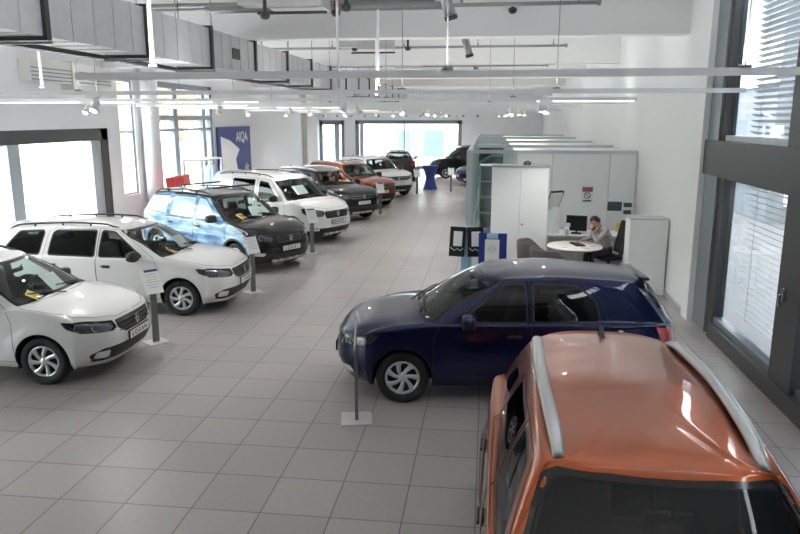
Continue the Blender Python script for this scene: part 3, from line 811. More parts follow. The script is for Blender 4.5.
# ------------------------------------------------------------------ the car shapes: s runs from the nose backwards
def ext(base, **k): d = dict(base); d.update(k); return d
SAND = dict(L=4.07, W=1.733, H=1.515, fa=.83, ra=3.42, wr=.308, ap=1.34, B=2.27, C=3.08, nose_z=.775, x4=.11, x3=.035,
    cowl=(.97, 1.005), header=(1.72, 1.435), roofrear=(3.66, 1.43), back=(3.93, 1.03), beltA=.965, beltC=1.0, w6=.80, w7=.60, tap6=.93, tap7=.90, cf=.50, cr=.36,
    ws=[(-.715, 1.0), (-.3, 1.045), (.3, 1.045), (.715, 1.0), (.575, 1.375), (.3, 1.40), (-.3, 1.40), (-.575, 1.375)],
    rw=[(-.60, 1.10), (.60, 1.10), (.49, 1.36), (-.49, 1.36)],
    sidewin=[[(1.50, .985), (2.01, 1.365), (2.22, 1.385), (2.24, .985)], [(2.33, .985), (2.32, 1.388), (2.82, 1.365), (3.02, 1.20), (3.06, 1.0)]],
    doors=[[(1.17, .30), (1.19, .80), (1.28, .955), (1.93, 1.405), (2.27, 1.425), (2.29, .9), (2.26, .28)], [(2.27, .28), (2.295, .9), (2.275, 1.425), (2.86, 1.405), (3.12, 1.21), (3.17, .95), (3.05, .72), (2.97, .50), (2.95, .28)]],
    seams=[[(3.30, 1.40), (3.52, 1.0), (3.74, .78)]],
    handle=[(2.10, .83), (2.98, .84)], mirror=(1.56, .9, .985),
    head=[(.10, .40, .665), (.13, .44, .755), (.33, .70, .80), (.56, .84, .812), (.50, .84, .74), (.34, .78, .665), (.12, .46, .635)],
    grille=[(-.43, .75), (.43, .75), (.42, .65), (.30, .57), (-.30, .57), (-.42, .65)],
    lgrille=[(-.64, .44), (.64, .44), (.74, .37), (.68, .265), (-.68, .265), (-.74, .37)],
    fog=[(.16, .53, .30), (.14, .51, .40), (.24, .67, .40), (.26, .69, .31)],
    tail=[(3.68, .83, .96), (3.98, .70, .90), (4.05, .68, .72), (3.76, .85, .74)],
    bonnet=[(.10, .05), (.112, .36), (.25, .60), (.45, .735), (.75, .785), (1.04, .785), (1.17, .73), (1.04, .60), (.965, .3), (.95, .05)],
    platez=.50, bars=3, ant=0)
LOGAN = ext(SAND, L=4.49, H=1.51, ra=3.464, C=3.14, roofrear=(4.12, 1.44), back=(4.36, 1.02), tap6=.94, tap7=.92,
    sidewin=[SAND['sidewin'][0], [(2.34, .985), (2.33, 1.388), (3.04, 1.375), (3.10, 1.34), (3.16, 1.0)], [(3.34, 1.0), (3.28, 1.34), (3.31, 1.37), (3.74, 1.345), (3.98, 1.06), (3.95, 1.01)]],
    doors=[SAND['doors'][0], [(2.27, .28), (2.295, .9), (2.275, 1.425), (3.08, 1.415), (3.19, 1.36), (3.26, .98), (3.12, .72), (3.0, .50), (2.98, .28)]],
    tail=[(4.12, .82, .97), (4.40, .72, .93), (4.46, .70, .72), (4.20, .84, .74)], seams=[[(4.02, 1.35), (4.14, .98)]],
    handle=[(2.10, .83), (3.06, .84)], rails=(1.98, 4.0, .535, .05, 'bplastic'), railr=.018, mirbody=False)
LODGY = ext(SAND, L=4.50, W=1.751, H=1.64, fa=.83, ra=3.64, wr=.318, ap=1.22, B=2.24, C=3.22, nose_z=.845, cowl=(.90, 1.09), header=(1.62, 1.555), roofrear=(4.12, 1.56), back=(4.38, 1.10),
    beltA=1.03, beltC=1.06, w6=.80, w7=.635, tap6=.96, tap7=.94, fz=.05, bulge=.06,
    ws=[(-.72, 1.075), (-.3, 1.12), (.3, 1.12), (.72, 1.075), (.60, 1.49), (.3, 1.515), (-.3, 1.515), (-.60, 1.49)],
    rw=[(-.60, 1.17), (.60, 1.17), (.52, 1.47), (-.52, 1.47)],
    sidewin=[[(1.44, 1.055), (1.93, 1.475), (2.18, 1.50), (2.20, 1.05)], [(2.30, 1.055), (2.29, 1.50), (3.10, 1.49), (3.18, 1.06)], [(3.33, 1.07), (3.27, 1.485), (3.90, 1.455), (4.10, 1.12)]],
    doors=[[(1.14, .32), (1.14, .86), (1.20, 1.02), (1.84, 1.51), (2.24, 1.54), (2.25, .9), (2.22, .30)], [(2.24, .30), (2.255, .9), (2.245, 1.54), (3.16, 1.525), (3.25, 1.05), (3.25, .76), (3.18, .55), (3.14, .30)]],
    handle=[(2.06, .90), (3.06, .91)], mirror=(1.50, .9, 1.07),
    head=[(.10, .38, .74), (.14, .42, .80), (.36, .70, .875), (.60, .84, .895), (.52, .84, .80), (.34, .78, .71), (.12, .46, .69)],
    grille=[(-.38, .80), (.38, .80), (.40, .72), (.32, .63), (-.32, .63), (-.40, .72)],
    lgrille=[(-.62, .43), (.62, .43), (.60, .27), (-.60, .27)],
    fog=[(.20, .60, .38), (.17, .56, .45), (.34, .76, .46), (.36, .78, .39)],
    tail=[(4.22, .82, 1.12), (4.40, .72, 1.14), (4.46, .70, .86), (4.28, .84, .86)], seams=[],
    bonnet=[(.10, .05), (.112, .36), (.25, .60), (.45, .735), (.75, .785), (.95, .785), (1.08, .73), (.97, .60), (.90, .3), (.88, .05)],
    platez=.52, sillz=.40, skid=(.46, .26, .07), fbump=[(-.9, .36), (.9, .36), (.9, .1), (-.9, .1)], clad=.05, rails=(1.9, 4.0, .56, .055, 'bplastic'), railr=.018, ant=0, wstyle='alloy')
DOKKER = ext(LODGY, L=4.36, H=1.79, C=3.22, nose_z=.91, cowl=(.90, 1.13), header=(1.50, 1.655), roofrear=(4.20, 1.74), back=(4.33, 1.13), beltA=1.08, beltC=1.10, w7=.68, w6=.81, tap6=.98, tap7=.97, rdrop=.10, rdropR=.09,
    ws=[(-.73, 1.12), (-.3, 1.16), (.3, 1.16), (.73, 1.12), (.63, 1.56), (.3, 1.60), (-.3, 1.60), (-.63, 1.56)],
    rw=[(-.64, 1.2), (.64, 1.2), (.58, 1.62), (-.58, 1.62)],
    sidewin=[[(1.42, 1.09), (1.48, 1.14), (1.84, 1.53), (2.14, 1.56), (2.16, 1.02)], [(2.36, 1.12), (2.34, 1.59), (3.20, 1.59), (3.22, 1.12)], []],
    doors=[[(1.14, .32), (1.14, .88), (1.20, 1.07), (1.74, 1.60), (2.22, 1.63), (2.25, .9), (2.22, .30)], [(2.25, .30), (2.26, .9), (2.25, 1.65), (3.27, 1.66), (3.27, .86), (3.2, .58), (3.14, .30)]],
    handle=[(2.06, .93), (2.42, .93)], mirror=(1.46, .9, 1.12),
    head=[(.10, .44, .79), (.13, .46, .87), (.34, .70, .93), (.56, .83, .94), (.50, .84, .82), (.34, .78, .74), (.12, .50, .73)],
    grille=[(-.46, .86), (.46, .86), (.46, .74), (.42, .67), (-.42, .67), (-.46, .74)], bars=4,
    tail=[(4.26, .83, 1.2), (4.34, .80, 1.2), (4.36, .80, .8), (4.26, .85, .8)],
    platez=.57, rails=(1.75, 3.9, .60, .05, 'bplastic'), clad=.05, sillz=.42, mirbody=False, darkside=True)
DOKKER['sidewin'] = DOKKER['sidewin'][:2]
DUSTER = ext(SAND, L=4.34, W=1.80, H=1.625, fa=.84, ra=3.515, wr=.345, ap=1.30, B=2.28, C=3.18, nose_z=.925, x4=.10, x3=.02, cowl=(.98, 1.13), header=(1.60, 1.535), roofrear=(3.96, 1.55), back=(4.20, 1.16),
    beltA=1.075, beltC=1.115, w6=.815, w7=.60, tap6=.93, tap7=.93, cf=.40, cr=.32, fz=.035, lip=.03, zsill=.27, bulge=.04, hA=.14, hk=.28, rdrop=.055,
    ws=[(-.74, 1.125), (-.3, 1.165), (.3, 1.165), (.74, 1.125), (.575, 1.465), (.50, 1.50), (.25, 1.515), (-.25, 1.515), (-.50, 1.50), (-.575, 1.465)], 
    rw=[(-.60, 1.22), (.60, 1.22), (.50, 1.47), (-.50, 1.47)],
    sidewin=[[(1.49, 1.10), (1.86, 1.44), (2.21, 1.475), (2.24, 1.10)], [(2.33, 1.10), (2.32, 1.478), (3.03, 1.465), (3.20, 1.13)], [(3.34, 1.16), (3.27, 1.40), (3.56, 1.38), (3.70, 1.22)]],
    doors=[[(1.24, .46), (1.22, .95), (1.28, 1.06), (1.82, 1.495), (2.27, 1.515), (2.29, .95), (2.26, .44)], [(2.27, .44), (2.295, .95), (2.275, 1.515), (3.05, 1.50), (3.25, 1.13), (3.25, .88), (3.08, .68), (3.02, .44)]],
    seams=[], handle=[(2.15, .93), (3.05, .95)], mirror=(1.40, .9, 1.10),
    head=[(.07, .48, .79), (.09, .50, .90), (.26, .74, .925), (.50, .87, .93), (.46, .88, .82), (.26, .80, .76), (.08, .52, .77)],
    bowls=((-.06, .055, 0), (.10, .05, 0)),
    grille=[(-.54, .89), (.54, .89), (.52, .76), (.44, .72), (-.44, .72), (-.52, .76)], bars=2, barmat='chrome',
    lgrille=[(-.50, .50), (.50, .50), (.56, .36), (-.56, .36)], fog=[(.16, .66, .46), (.14, .62, .54), (.24, .76, .56), (.26, .78, .48)],
    fbump=[(-.95, .52), (.95, .52), (.95, .1), (-.95, .1)], skid=(.40, .31, .08), clad=.075, sillz=.46,
    tail=[(4.06, .84, 1.04), (4.24, .76, 1.04), (4.30, .76, .86), (4.10, .86, .86)],
    bonnet=[(.10, .05), (.112, .46), (.22, .68), (.45, .78), (.8, .81), (1.08, .81), (1.20, .75), (1.06, .60), (.965, .3), (.945, .05)],
    platez=.62, bsize=.065, rails=(1.74, 3.84, .50, .045, 'rail_silver'), railr=.034, railw=1.25, railbow=.035, ant=3.80, fin=True, wstyle='alloy', mirbody=False)
LODGY['wrap'] = [[(.36, .40), (.36, .80), (.56, .88), (.95, 1.0), (1.25, 1.06), (1.25, .40)], [(3.14, .40), (3.14, 1.55), (3.85, 1.50), (4.14, 1.10), (4.18, .90), (4.10, .40)]]
LODGY['wrapglass'] = 'wrapglass'
def wrap_mat():
    m, nt, b = new_mat('sky_graphic'); N = nt.nodes.new; Lk = nt.links.new
    b.inputs['Roughness'].default_value = .25; b.inputs['Coat Weight'].default_value = 1
    tc = N('ShaderNodeTexCoord'); mp = N('ShaderNodeMapping'); mp.inputs['Scale'].default_value = (.8, 1, 2.6); n = N('ShaderNodeTexNoise'); n.inputs['Scale'].default_value = 1.7; n.inputs['Detail'].default_value = 6; n.inputs['Distortion'].default_value = 1.2
    Lk(tc.outputs['Object'], mp.inputs[0]); Lk(mp.outputs[0], n.inputs['Vector'])
    r = N('ShaderNodeValToRGB'); e = r.color_ramp.elements; e[0].position = .33; e[0].color = (.03, .12, .32, 1); e[1].position = .66; e[1].color = (.72, .84, .93, 1)
    x = e.new(.47); x.color = (.12, .33, .62, 1); x = e.new(.56); x.color = (.28, .52, .80, 1)
    Lk(n.outputs['Fac'], r.inputs[0]); Lk(r.outputs[0], b.inputs['Base Color']); return m
M['wrap'] = wrap_mat()
M['wrapglass'] = paint('graphic_window', (.38, .60, .80), 0, .2, (.5, .7, .85))
# ------------------------------------------------------------------ the hall
XR, XL, YB, YN, ZC = 3.35, -11.0, 46.0, -4.0, 5.35
def wall_with_holes(name, axis, at, th, a0, a1, z0, z1, holes, m):
    """a wall slab split into cells around rectangular holes; axis 'X' = wall at x=at running along y"""
    ss = sorted({a0, a1} | {h[0] for h in holes} | {h[1] for h in holes}); zs = sorted({z0, z1} | {h[2] for h in holes} | {h[3] for h in holes})
    mb = MB()
    for i in range(len(ss) - 1):
        for j in range(len(zs) - 1):
            c, d = (ss[i] + ss[i + 1]) / 2, (zs[j] + zs[j + 1]) / 2
            if any(h[0] < c < h[1] and h[2] < d < h[3] for h in holes): continue
            if axis == 'X': mb.b2(at, at + th, ss[i], ss[i + 1], zs[j], zs[j + 1])
            else: mb.b2(ss[i], ss[i + 1], at, at + th, zs[j], zs[j + 1])
    return struct(name, mb, m)
mb = MB(); mb.b2(XL - .3, XR + .3, YN, YB + .3, -.12, 0); struct('floor', mb, M['floor'])
mb = MB(); mb.b2(XL - .3, XR + .3, YN - .3, YB + .3, ZC, ZC + .25); struct('ceiling', mb, M['ceil'])
wall_with_holes('wall_right', 'X', XR, .35, YN, YB, 0, ZC, [(1.2, 11.65, 0, ZC - .02)], M['wall'])
WL = [(.6, 5.6, 0, 2.96), (6.8, 19.68, 0, 2.96), (20.36, 21.34, .9, 4.4), (22.66, 27.85, .25, 4.45)]
wall_with_holes('wall_left', 'X', XL - .35, .35, YN, YB, 0, ZC, WL, M['wall'])
WBK = [(-11.0, -9.34, 0, 3.1), (-8.62, -1.69, 0, 3.1)]
wall_with_holes('wall_back', 'Y', YB, .35, XL - .35, XR + .35, 0, ZC, WBK, M['wall'])
mb = MB(); mb.b2(XL - .3, XR + .3, YN - .3, YN, 0, ZC); struct('wall_near', mb, M['backroom'])
mb = MB(); mb.b2(XL, XR, YN, -.6, 1.45, 1.65); struct('mezzanine_floor', mb, M['backroom'])
mb = MB(); mb.b2(XL, XR, YN, .2, 4.25, ZC); struct('ceiling_added_dark', mb, M['backroom'])  # unseen low ceiling, added to darken reflections in the car glass
mb = MB(); mb.b2(XL, XR, YN, -.8, 0, 1.45); struct('mezzanine_wall', mb, M['backroom'])
mb = MB(); mb.b2(XL, XL + .30, 41.6, 44.2, 0, ZC); struct('pillar', mb, M['wall_warm'])
mb = MB(); mb.cyl((-10.68, 21.75, ZC / 2), .27, ZC, 32); struct('column', mb, M['wall'])
for i, y in enumerate((6.4, 13.0, 19.6, 26.2, 32.8, 39.4)):
    if i == 0: continue
    mb = MB(); mb.b2(XL, XR, y, y + .38, 4.65, ZC); struct('beam', mb, M['beam'])
mb = MB(); mb.b2(XR - .03, XR, 11.72, YB, 0, .09); struct('baseboard_right', mb, M['cabinet_edge'])
mb = MB(); mb.b2(XR - .05, XR + .04, 11.62, 11.98, 0, ZC); struct('trim_1', mb, M['wall'])

def window(name, axis, at, rect, splits, zs, fw=.12, depth=.16, m='frame_dark', mm='frame_light', mw=.12, gl='winglass', topband=0):
    """framed glazing; splits = [(pos, width)] of uprights, zs = [(z, height)] of transoms"""
    a0, a1, z0, z1 = rect; root = empty(name); root['kind'] = 'structure'
    def B2(mb, a, b, c, d, e0=-depth / 2, e1=depth / 2):
        if axis == 'X': mb.b2(at + e0, at + e1, a, b, c, d)
        else: mb.b2(a, b, at + e0, at + e1, c, d)
    fr = MB(); B2(fr, a0, a0 + fw, z0, z1); B2(fr, a1 - fw, a1, z0, z1); B2(fr, a0, a1, z1 - fw - topband, z1); B2(fr, a0, a1, z0, z0 + fw * .8)
    fr.build('window_frame', M[m], root)
    for p, w in splits:
        u = MB(); B2(u, p - w / 2, p + w / 2, z0 + fw * .8, z1 - fw - topband, -depth * .45, depth * .45); u.build('mullion', M[mm], root)
    for z, h in zs:
        u = MB(); B2(u, a0 + fw, a1 - fw, z - h / 2, z + h / 2, -depth * .5, depth * .5); u.build('transom', M[mm], root)
    xs = [a0 + fw] + [v for p, w in splits for v in (p - w / 2, p + w / 2)] + [a1 - fw]
    zz = [z0 + fw * .8] + [v for z, h in zs for v in (z - h / 2, z + h / 2)] + [z1 - fw - topband]
    for i in range(0, len(xs), 2):
        for j in range(0, len(zz), 2):
            g = MB(); B2(g, xs[i], xs[i + 1], zz[j], zz[j + 1], -.012, .012); g.build('window_pane', M[gl], root)
    return root
window('window_1', 'X', XL - .17, (6.8, 19.68, 0, 2.96), [(11.2, .4), (15.47, .42)], [], .35, .3, 'frame_dark', 'frame_light', topband=-.02)
mb = MB(); mb.b2(XL - .28, XL - .06, 18.85, 19.33, .28, 2.62); struct('trim_2', mb, M['frame_light'])
window('window_added', 'X', XL - .17, (.6, 5.6, 0, 2.96), [(3.1, .4)], [], .3, .3, 'frame_dark', 'frame_light')  # unseen window, added to bring side light into the near end
window('window_reflection', 'X', XL - .17, (20.36, 21.34, .9, 4.4), [], [(2.83, .06)], .07, .2, 'frame_light')  # narrow window built in place of a bright reflection on the column
window('window_3', 'X', XL - .17, (22.66, 27.85, .25, 4.45), [(24.5, .34), (27.05, .28)], [(2.83, .09), (3.25, .16)], .2, .2, 'frame_grey', 'frame_grey')
window('window_4', 'Y', YB + .17, (-11.0, -9.34, 0, 3.1), [(-9.85, .3)], [], .2, .25, 'frame_grey', 'frame_light', topband=.1)
window('window_5', 'Y', YB + .17, (-8.62, -1.69, 0, 3.1), [(-8.2, .25), (-5.4, .10)], [], .24, .25, 'frame_grey', 'frame_light')
# the high glazing beside the camera: slab band between two storeys of glass
root = empty('window_6'); root['kind'] = 'structure'
fr = MB(); fr.b2(XR, XR + .30, 1.2, 11.65, 2.40, 2.92); fr.build('transom', M['frame_dark'], root)
def pane(y0, y1, z0, z1):
    g = MB(); g.b2(XR + .17, XR + .19, y0, y1, z0, z1); g.build('window_pane', M['winglass'], root)
def bar(y0, y1, z0, z1, x0=.04, x1=.28, m='frame_grey', nm='mullion'):
    b = MB(); b.b2(XR + x0, XR + x1, y0, y1, z0, z1); b.build(nm, M[m], root)
bar(11.12, 11.65, 2.92, ZC - .02); bar(11.0, 11.12, 2.92, ZC - .02, .08, .24, 'frame_dark')
bar(8.28, 8.62, 2.92, ZC - .02, m='frame_dark'); bar(5.2, 5.5, 2.92, ZC - .02, m='frame_dark'); bar(2.0, 2.3, 2.92, ZC - .02, m='frame_dark')
for a, b in ((8.62, 11.0), (5.5, 8.28), (2.3, 5.2), (1.2, 2.0)): pane(a, b, 2.98, ZC - .08)
bar(1.2, 11.0, 2.92, 3.0, .1, .24, 'frame_light', 'window_frame')
bar(11.0, 11.65, 0, 2.40); bar(10.78, 11.0, 0, 2.40, .08, .24, 'frame_dark')
bar(7.85, 8.45, 0, 2.40, m='frame_dark'); bar(4.6, 5.0, 0, 2.40, m='frame_dark'); bar(1.4, 1.8, 0, 2.40, m='frame_dark')
bar(1.2, 10.78, 0, .22, .02, .28, 'frame_dark', 'window_frame'); bar(1.2, 10.78, .22, .30, .10, .24, 'frame_grey', 'window_frame')
for a, b in ((8.45, 10.78), (5.0, 7.85), (1.8, 4.6), (1.2, 1.4)): pane(a, b, .3, 2.40)
h = MB(); h.box((XR + .02, 8.22, 1.28), (.03, .035, .16), bev=.008); h.box((XR - .02, 8.22, 1.22), (.03, .03, .14), bev=.008); h.tube([(XR + .03, 8.22, 1.28), (XR - .03, 8.22, 1.28)], .012, 8)
h.build('window_handle', M['chrome'], root)['label'] = 'silver handle on the dark upright'
for i, (y0, y1, z0, z1) in enumerate(((8.66, 10.98, 3.0, ZC - .1), (1.25, 8.25, 3.0, ZC - .1), (8.5, 10.76, .32, 2.36), (5.0, 7.82, .32, 2.36), (1.8, 4.6, .32, 2.36))):  # near upper blind runs on unseen to dim reflections of that window
    bl = MB(); z = z0 + .04
    while z < z1:
        bl.box((XR + .46, (y0 + y1) / 2, z), (.085, y1 - y0, .004), ry=R(26)); z += .082
    for y in (y0 + .25, y1 - .25): bl.tube([(XR + .46, y, z0), (XR + .46, y, z1)], .004, 5)
    o = bl.build('venetian_blind', M['slat'])
    tag(o, ['outside slatted blind of the upper window beside the white wall', 'outside slatted blind of the upper window nearest the viewer, extended unseen against reflections', 'outside slatted blind of the lower window beside the white wall', 'outside slatted blind behind the lower pane right of the handle', 'outside slatted blind at the lower pane nearest the viewer'][i], 'blind', 'outside blinds')

# outdoors
mb = MB(); mb.b2(-160, 160, -100, 180, -.35, -.15); struct('ground', mb, M['paving'])
mb = MB(); mb.add([(-19, -60, -.14), (-19, 90, -.14), (-24, 90, .5), (-24, -60, .5), (-60, 90, 9), (-60, -60, 9)], [(0, 3, 2, 1), (3, 5, 4, 2)]); struct('lawn_hill', mb, M['green'])
mb = MB(); mb.b2(-25, -24.6, -30, 90, .5, 1.15); struct('kerb_wall', mb, M['fac_grey'])
def building(nm, x0, x1, y0, y1, z1, wallm, label, wins, wm='fac_blue', group=None):
    b = empty(nm, ((x0 + x1) / 2, (y0 + y1) / 2, -.15)); ox, oy = b.location.x, b.location.y
    w = MB(); w.b2(x0 - ox, x1 - ox, y0 - oy, y1 - oy, 0, z1); w.build('wall', M[wallm], b)
    r = MB(); r.b2(x0 - ox - .2, x1 - ox + .2, y0 - oy - .2, y1 - oy + .2, z1, z1 + .3); r.build('roof', M['fac_grey'], b)
    for (face, a, c, za, zb) in wins:
        q = MB()
        if face == 'S': q.b2(a - ox, c - ox, y0 - oy - .12, y0 - oy + .02, za, zb)
        if face == 'E': q.b2(x1 - ox - .02, x1 - ox + .12, a - oy, c - oy, za, zb)
        if face == 'W': q.b2(x0 - ox - .12, x0 - ox + .02, a - oy, c - oy, za, zb)
        q.build('window', M[wm], b)
    return tag(b, label, 'building', group)
building('workshop_building', -12, 4, 62, 72, 6.5, 'fac_white', 'white building with blue glazed bays beyond the rear window', [('S', -7.8, -6.7, .6, 2.3), ('S', -5.55, -3.8, .1, 2.35), ('S', -2.6, -1.2, .1, 2.3)])
building('brick_building', -34, -27, 52, 74, 6.0, 'fac_brown', 'brown low building seen through the tall left glazing', [('E', 54, 58, 1, 3), ('S', -33, -30, 1, 3), ('E', 62, 68, 1, 3)], 'fac_white')
building('office_block', -52, -40, 60, 100, 15, 'fac_white', 'pale tall office block far behind the tall left glazing', [('E', 62 + 6 * i, 66 + 6 * i, 2 + 4 * j, 4.4 + 4 * j) for i in range(6) for j in range(3)] + [('S', -51 + 4 * i, -48.5 + 4 * i, 2 + 4 * j, 4.4 + 4 * j) for i in range(3) for j in range(3)])
mb = MB(); mb.b2(XR + .4, 60, -60, 120, -.15, -.12); struct('yard', mb, M['yard'])
building('neighbour_building', 9, 20, 24, 60, 9.5, 'fac_mid', 'grey building with long windows outside the right glazing', [('W', 24 + 6 * i, 29 + 6 * i, 1.2 + 3.2 * j, 2.7 + 3.2 * j) for i in range(6) for j in range(2)] + [('S', 9.5, 13, .6, 2.7), ('S', 9.5, 13, 4.4, 5.9), ('S', 14, 17, 1.2, 2.7), ('S', 14, 17, 4.4, 5.9)], 'fac_white')  # made tall to keep sky light out of the right glazing
building('garage_building', 9, 18, -12, 22, 8.5, 'fac_mid', 'grey block with pale shutters outside the right glazing, raised to block the sky', [('W', 14, 17, .2, 2.4), ('W', 9, 12, .2, 2.4), ('W', 18, 21, .2, 2.4), ('W', 12, 20, 4.2, 5.6)], 'fac_white')  # mostly unseen, raised to block sky light from the right

# ------------------------------------------------------------------ ceiling services
dk = empty('air_duct', (-4.63, 2, 4.04)); tag(dk, 'large galvanised rectangular air duct running along the ceiling', 'air duct')
mb = MB(); mb.b2(-.26, .26, -1.75, 36.5, 0, .58)
y = -1.6
while y < 36.4: mb.b2(-.268, .268, y, y + .02, -.008, .588); y += .43
mb.build('duct_body', M['galv'], dk)
ys = [2.5 + 2.15 * k for k in range(-0, 16)]
for yy in ys:
    if yy - 2 > 36: continue
    c = MB(); c.b2(-.30, .30, yy - 2 - .04, yy - 2 + .04, -.04, .62); c.build('duct_flange', M['darksteel'], dk)
    for s_ in (-1, 1):
        r_ = MB(); r_.tube([(s_ * .29, yy - 2, -.06), (s_ * .29, yy - 2, ZC - 4.04)], .009, 6); r_.build('hanger_rod', M['steel'], dk)
    h = MB(); h.b2(-.34, .33, yy - 2 - .015, yy - 2 + .015, -.075, -.05); h.build('support_rail', M['steel'], dk)
gr = MB(); gr.b2(.262, .275, 10.05, 10.42, .2, .38); g_ = gr.build('duct_grille', M['lamp_dark'], dk); g_['label'] = 'small black grille'
mb = MB(); mb.b2(-5.13, -5.01, .3, 40, 4.0, 4.05)
for k in range(2, 19): mb.tube([(-5.07, -3.5 + 2.15 * k, 4.05), (-5.07, -3.5 + 2.15 * k, ZC)], .006, 5)
o = mb.build('cable_tray', M['darksteel']); tag(o, 'dark cable tray running beside the big duct', 'cable tray')
for i, (y, x0, x1) in enumerate(((11.6, -6.5, 1.62), (18.2, -6.5, 1.82), (24.8, -6.5, 1.9), (31.4, -8, 2.0))):
    p = empty('sprinkler_pipe', ((x0 + x1) / 2, y, 4.97)); cx = p.location.x
    tag(p, ['thin steel sprinkler pipe under the ceiling, first in front', 'thin steel sprinkler pipe, second behind the first beam', 'thin steel sprinkler pipe, third row back', 'thin steel sprinkler pipe in the furthest row'][i], 'pipe', 'sprinkler pipes across the ceiling')
    q = MB(); q.tube([(x0 - cx, 0, 0), (x1 - cx, 0, 0)], .03, 10); q.tube([(x1 - cx - .02, 0, 0), (x1 - cx + .03, 0, 0)], .045, 10)
    if i == 0: q.tube([(-4.6 - cx, .0, 0), (-.75 - cx, .0, 0)], .062, 12); q.tube([(-6.5 - cx, .25, .1), (-.9 - cx, .25, .1)], .05, 12)
    q.build('pipe_run', M['steel'], p)
    for k in range(5):
        x = x0 + .7 + (x1 - x0 - 1.0) * k / 4; h = MB(); h.tube([(x - cx, 0, 0), (x - cx, 0, ZC - 4.97)], .008, 6); h.cyl((x - cx, 0, .055), .02, .05, 8); h.build('pipe_hanger', M['steel'], p)
# branch boxes hanging beside the duct
for i, (x, y, s_) in enumerate(((-2.9, 11.0, 1.), (-2.75, 17.6, 1.), (-2.7, 24.4, 1.))):
    b = empty('fan_unit', (x, y, 4.78)); tag(b, ['dark grey metal fan unit under the ceiling beside the first beam', 'dark grey metal fan unit between the first two beams', 'dark grey metal fan unit far along the duct'][i], 'fan unit', 'fan units beside the duct')
    q = MB(); q.box((0, 0, .22), (.85, .6, .3), bev=.02); q.box((-.65, 0, .25), (.5, .4, .22)); q.build('housing', M['galv'], b)
    q = MB(); q.b2(-.55, .5, -.34, -.30, -.03, .01); q.build('bracket', M['darksteel'], b)
    for sx in (-.4, .4):
        q = MB(); q.tube([(sx, 0, .3), (sx, 0, ZC - 4.78)], .01, 6); q.build('hanger_rod', M['darksteel'], b)
# tube shaped projectors
for i, (x, y) in enumerate(((-.60, 11.1), (-.50, 17.7), (-.42, 24.3))):
    b = empty('tube_projector', (x, y, 4.72)); tag(b, ['large round metal tube projector hanging from the ceiling, frontmost', 'round metal tube projector hanging behind the first beam', 'round metal tube projector, furthest back of three'][i], 'projector', 'tube projectors along the ceiling')
    q = MB(); q.tube([(0, 0, 0), (-.12, -.25, .42)], .085, 20); q.build('tube', M['steel'], b)
    q = MB(); q.tube([(-.12, -.25, .35), (-.12, -.25, ZC - 4.72)], .012, 6); q.build('hanger_rod', M['steel'], b)
    q = MB(); q.tube([(.008, .0, -.03), (-.008, -.015, .03)], .10, 20); q.build('rim', M['lamp_dark'], b)
# black dome heads
for i, (x, y, z) in enumerate(((-3.25, 10.4, 4.64), (-2.42, 11.4, 4.8), (-2.15, 10.9, 4.8), (-3.3, 17.7, 4.84), (-2.0, 17.8, 4.85), (.36, 12.9, 5.0))):
    q = MB(); q.lathe([(0.001, 0), (.05, .012), (.075, .05), (.07, .09), (.03, .11), (.025, ZC - z if i != 5 else .12)], 18, (0, 0, 0)); o = q.build('dome_camera', M['lamp_dark']); o.location = (x, y, z)
    tag(o, ['black dome head left of the first fan unit', 'black dome head above the red valve', 'black dome head right of the first fan unit', 'black dome head left of the second fan unit', 'black dome head right of the second fan unit', 'single black round head on the white first beam'][i], 'ceiling head', 'black dome heads on the ceiling')
q = empty('sprinkler_drop', (-2.02, 9.6, 3.64)); tag(q, 'white vertical drop pipe with red valve at its top', 'pipe')
a = MB(); a.tube([(0, 0, 0), (0, 0, 1.15)], .018, 8); a.build('drop_pipe', M['track'], q)
a = MB(); a.smooth = True; a.tube([(0, 0, 1.13), (0, 0, 1.28)], [.06, .07], 12); a.tube([(-.08, 0, 1.21), (.07, 0, 1.21)], .05, 12); a.build('valve', M['red'], q)['label'] = 'red round valve'
a = MB(); a.tube([(0, 0, 1.28), (0, 0, ZC - 3.64)], .018, 8); a.build('riser', M['steel'], q)

# heater box high on the left wall
hb = empty('wall_heater', (XL + .15, 17.7, 4.0)); tag(hb, 'white louvred heater box high on the left wall', 'heater')
for y0, y1 in ((-1.8, -.05), (.12, 1.85)):
    q = MB(); q.b2(-.15, .15, y0, y1, .1, .62); q.build('casing', M['heater'], hb)
    q = MB()
    for k in range(4): q.b2(.15, .17, y0 + .05, y1 - .05, .14 + .09 * k, .165 + .09 * k)
    q.build('louvre', M['frame_grey'], hb)
q = MB(); q.b2(-.15, .2, -.12, .16, -.05, .66); q.build('middle_panel', M['heater'], hb)

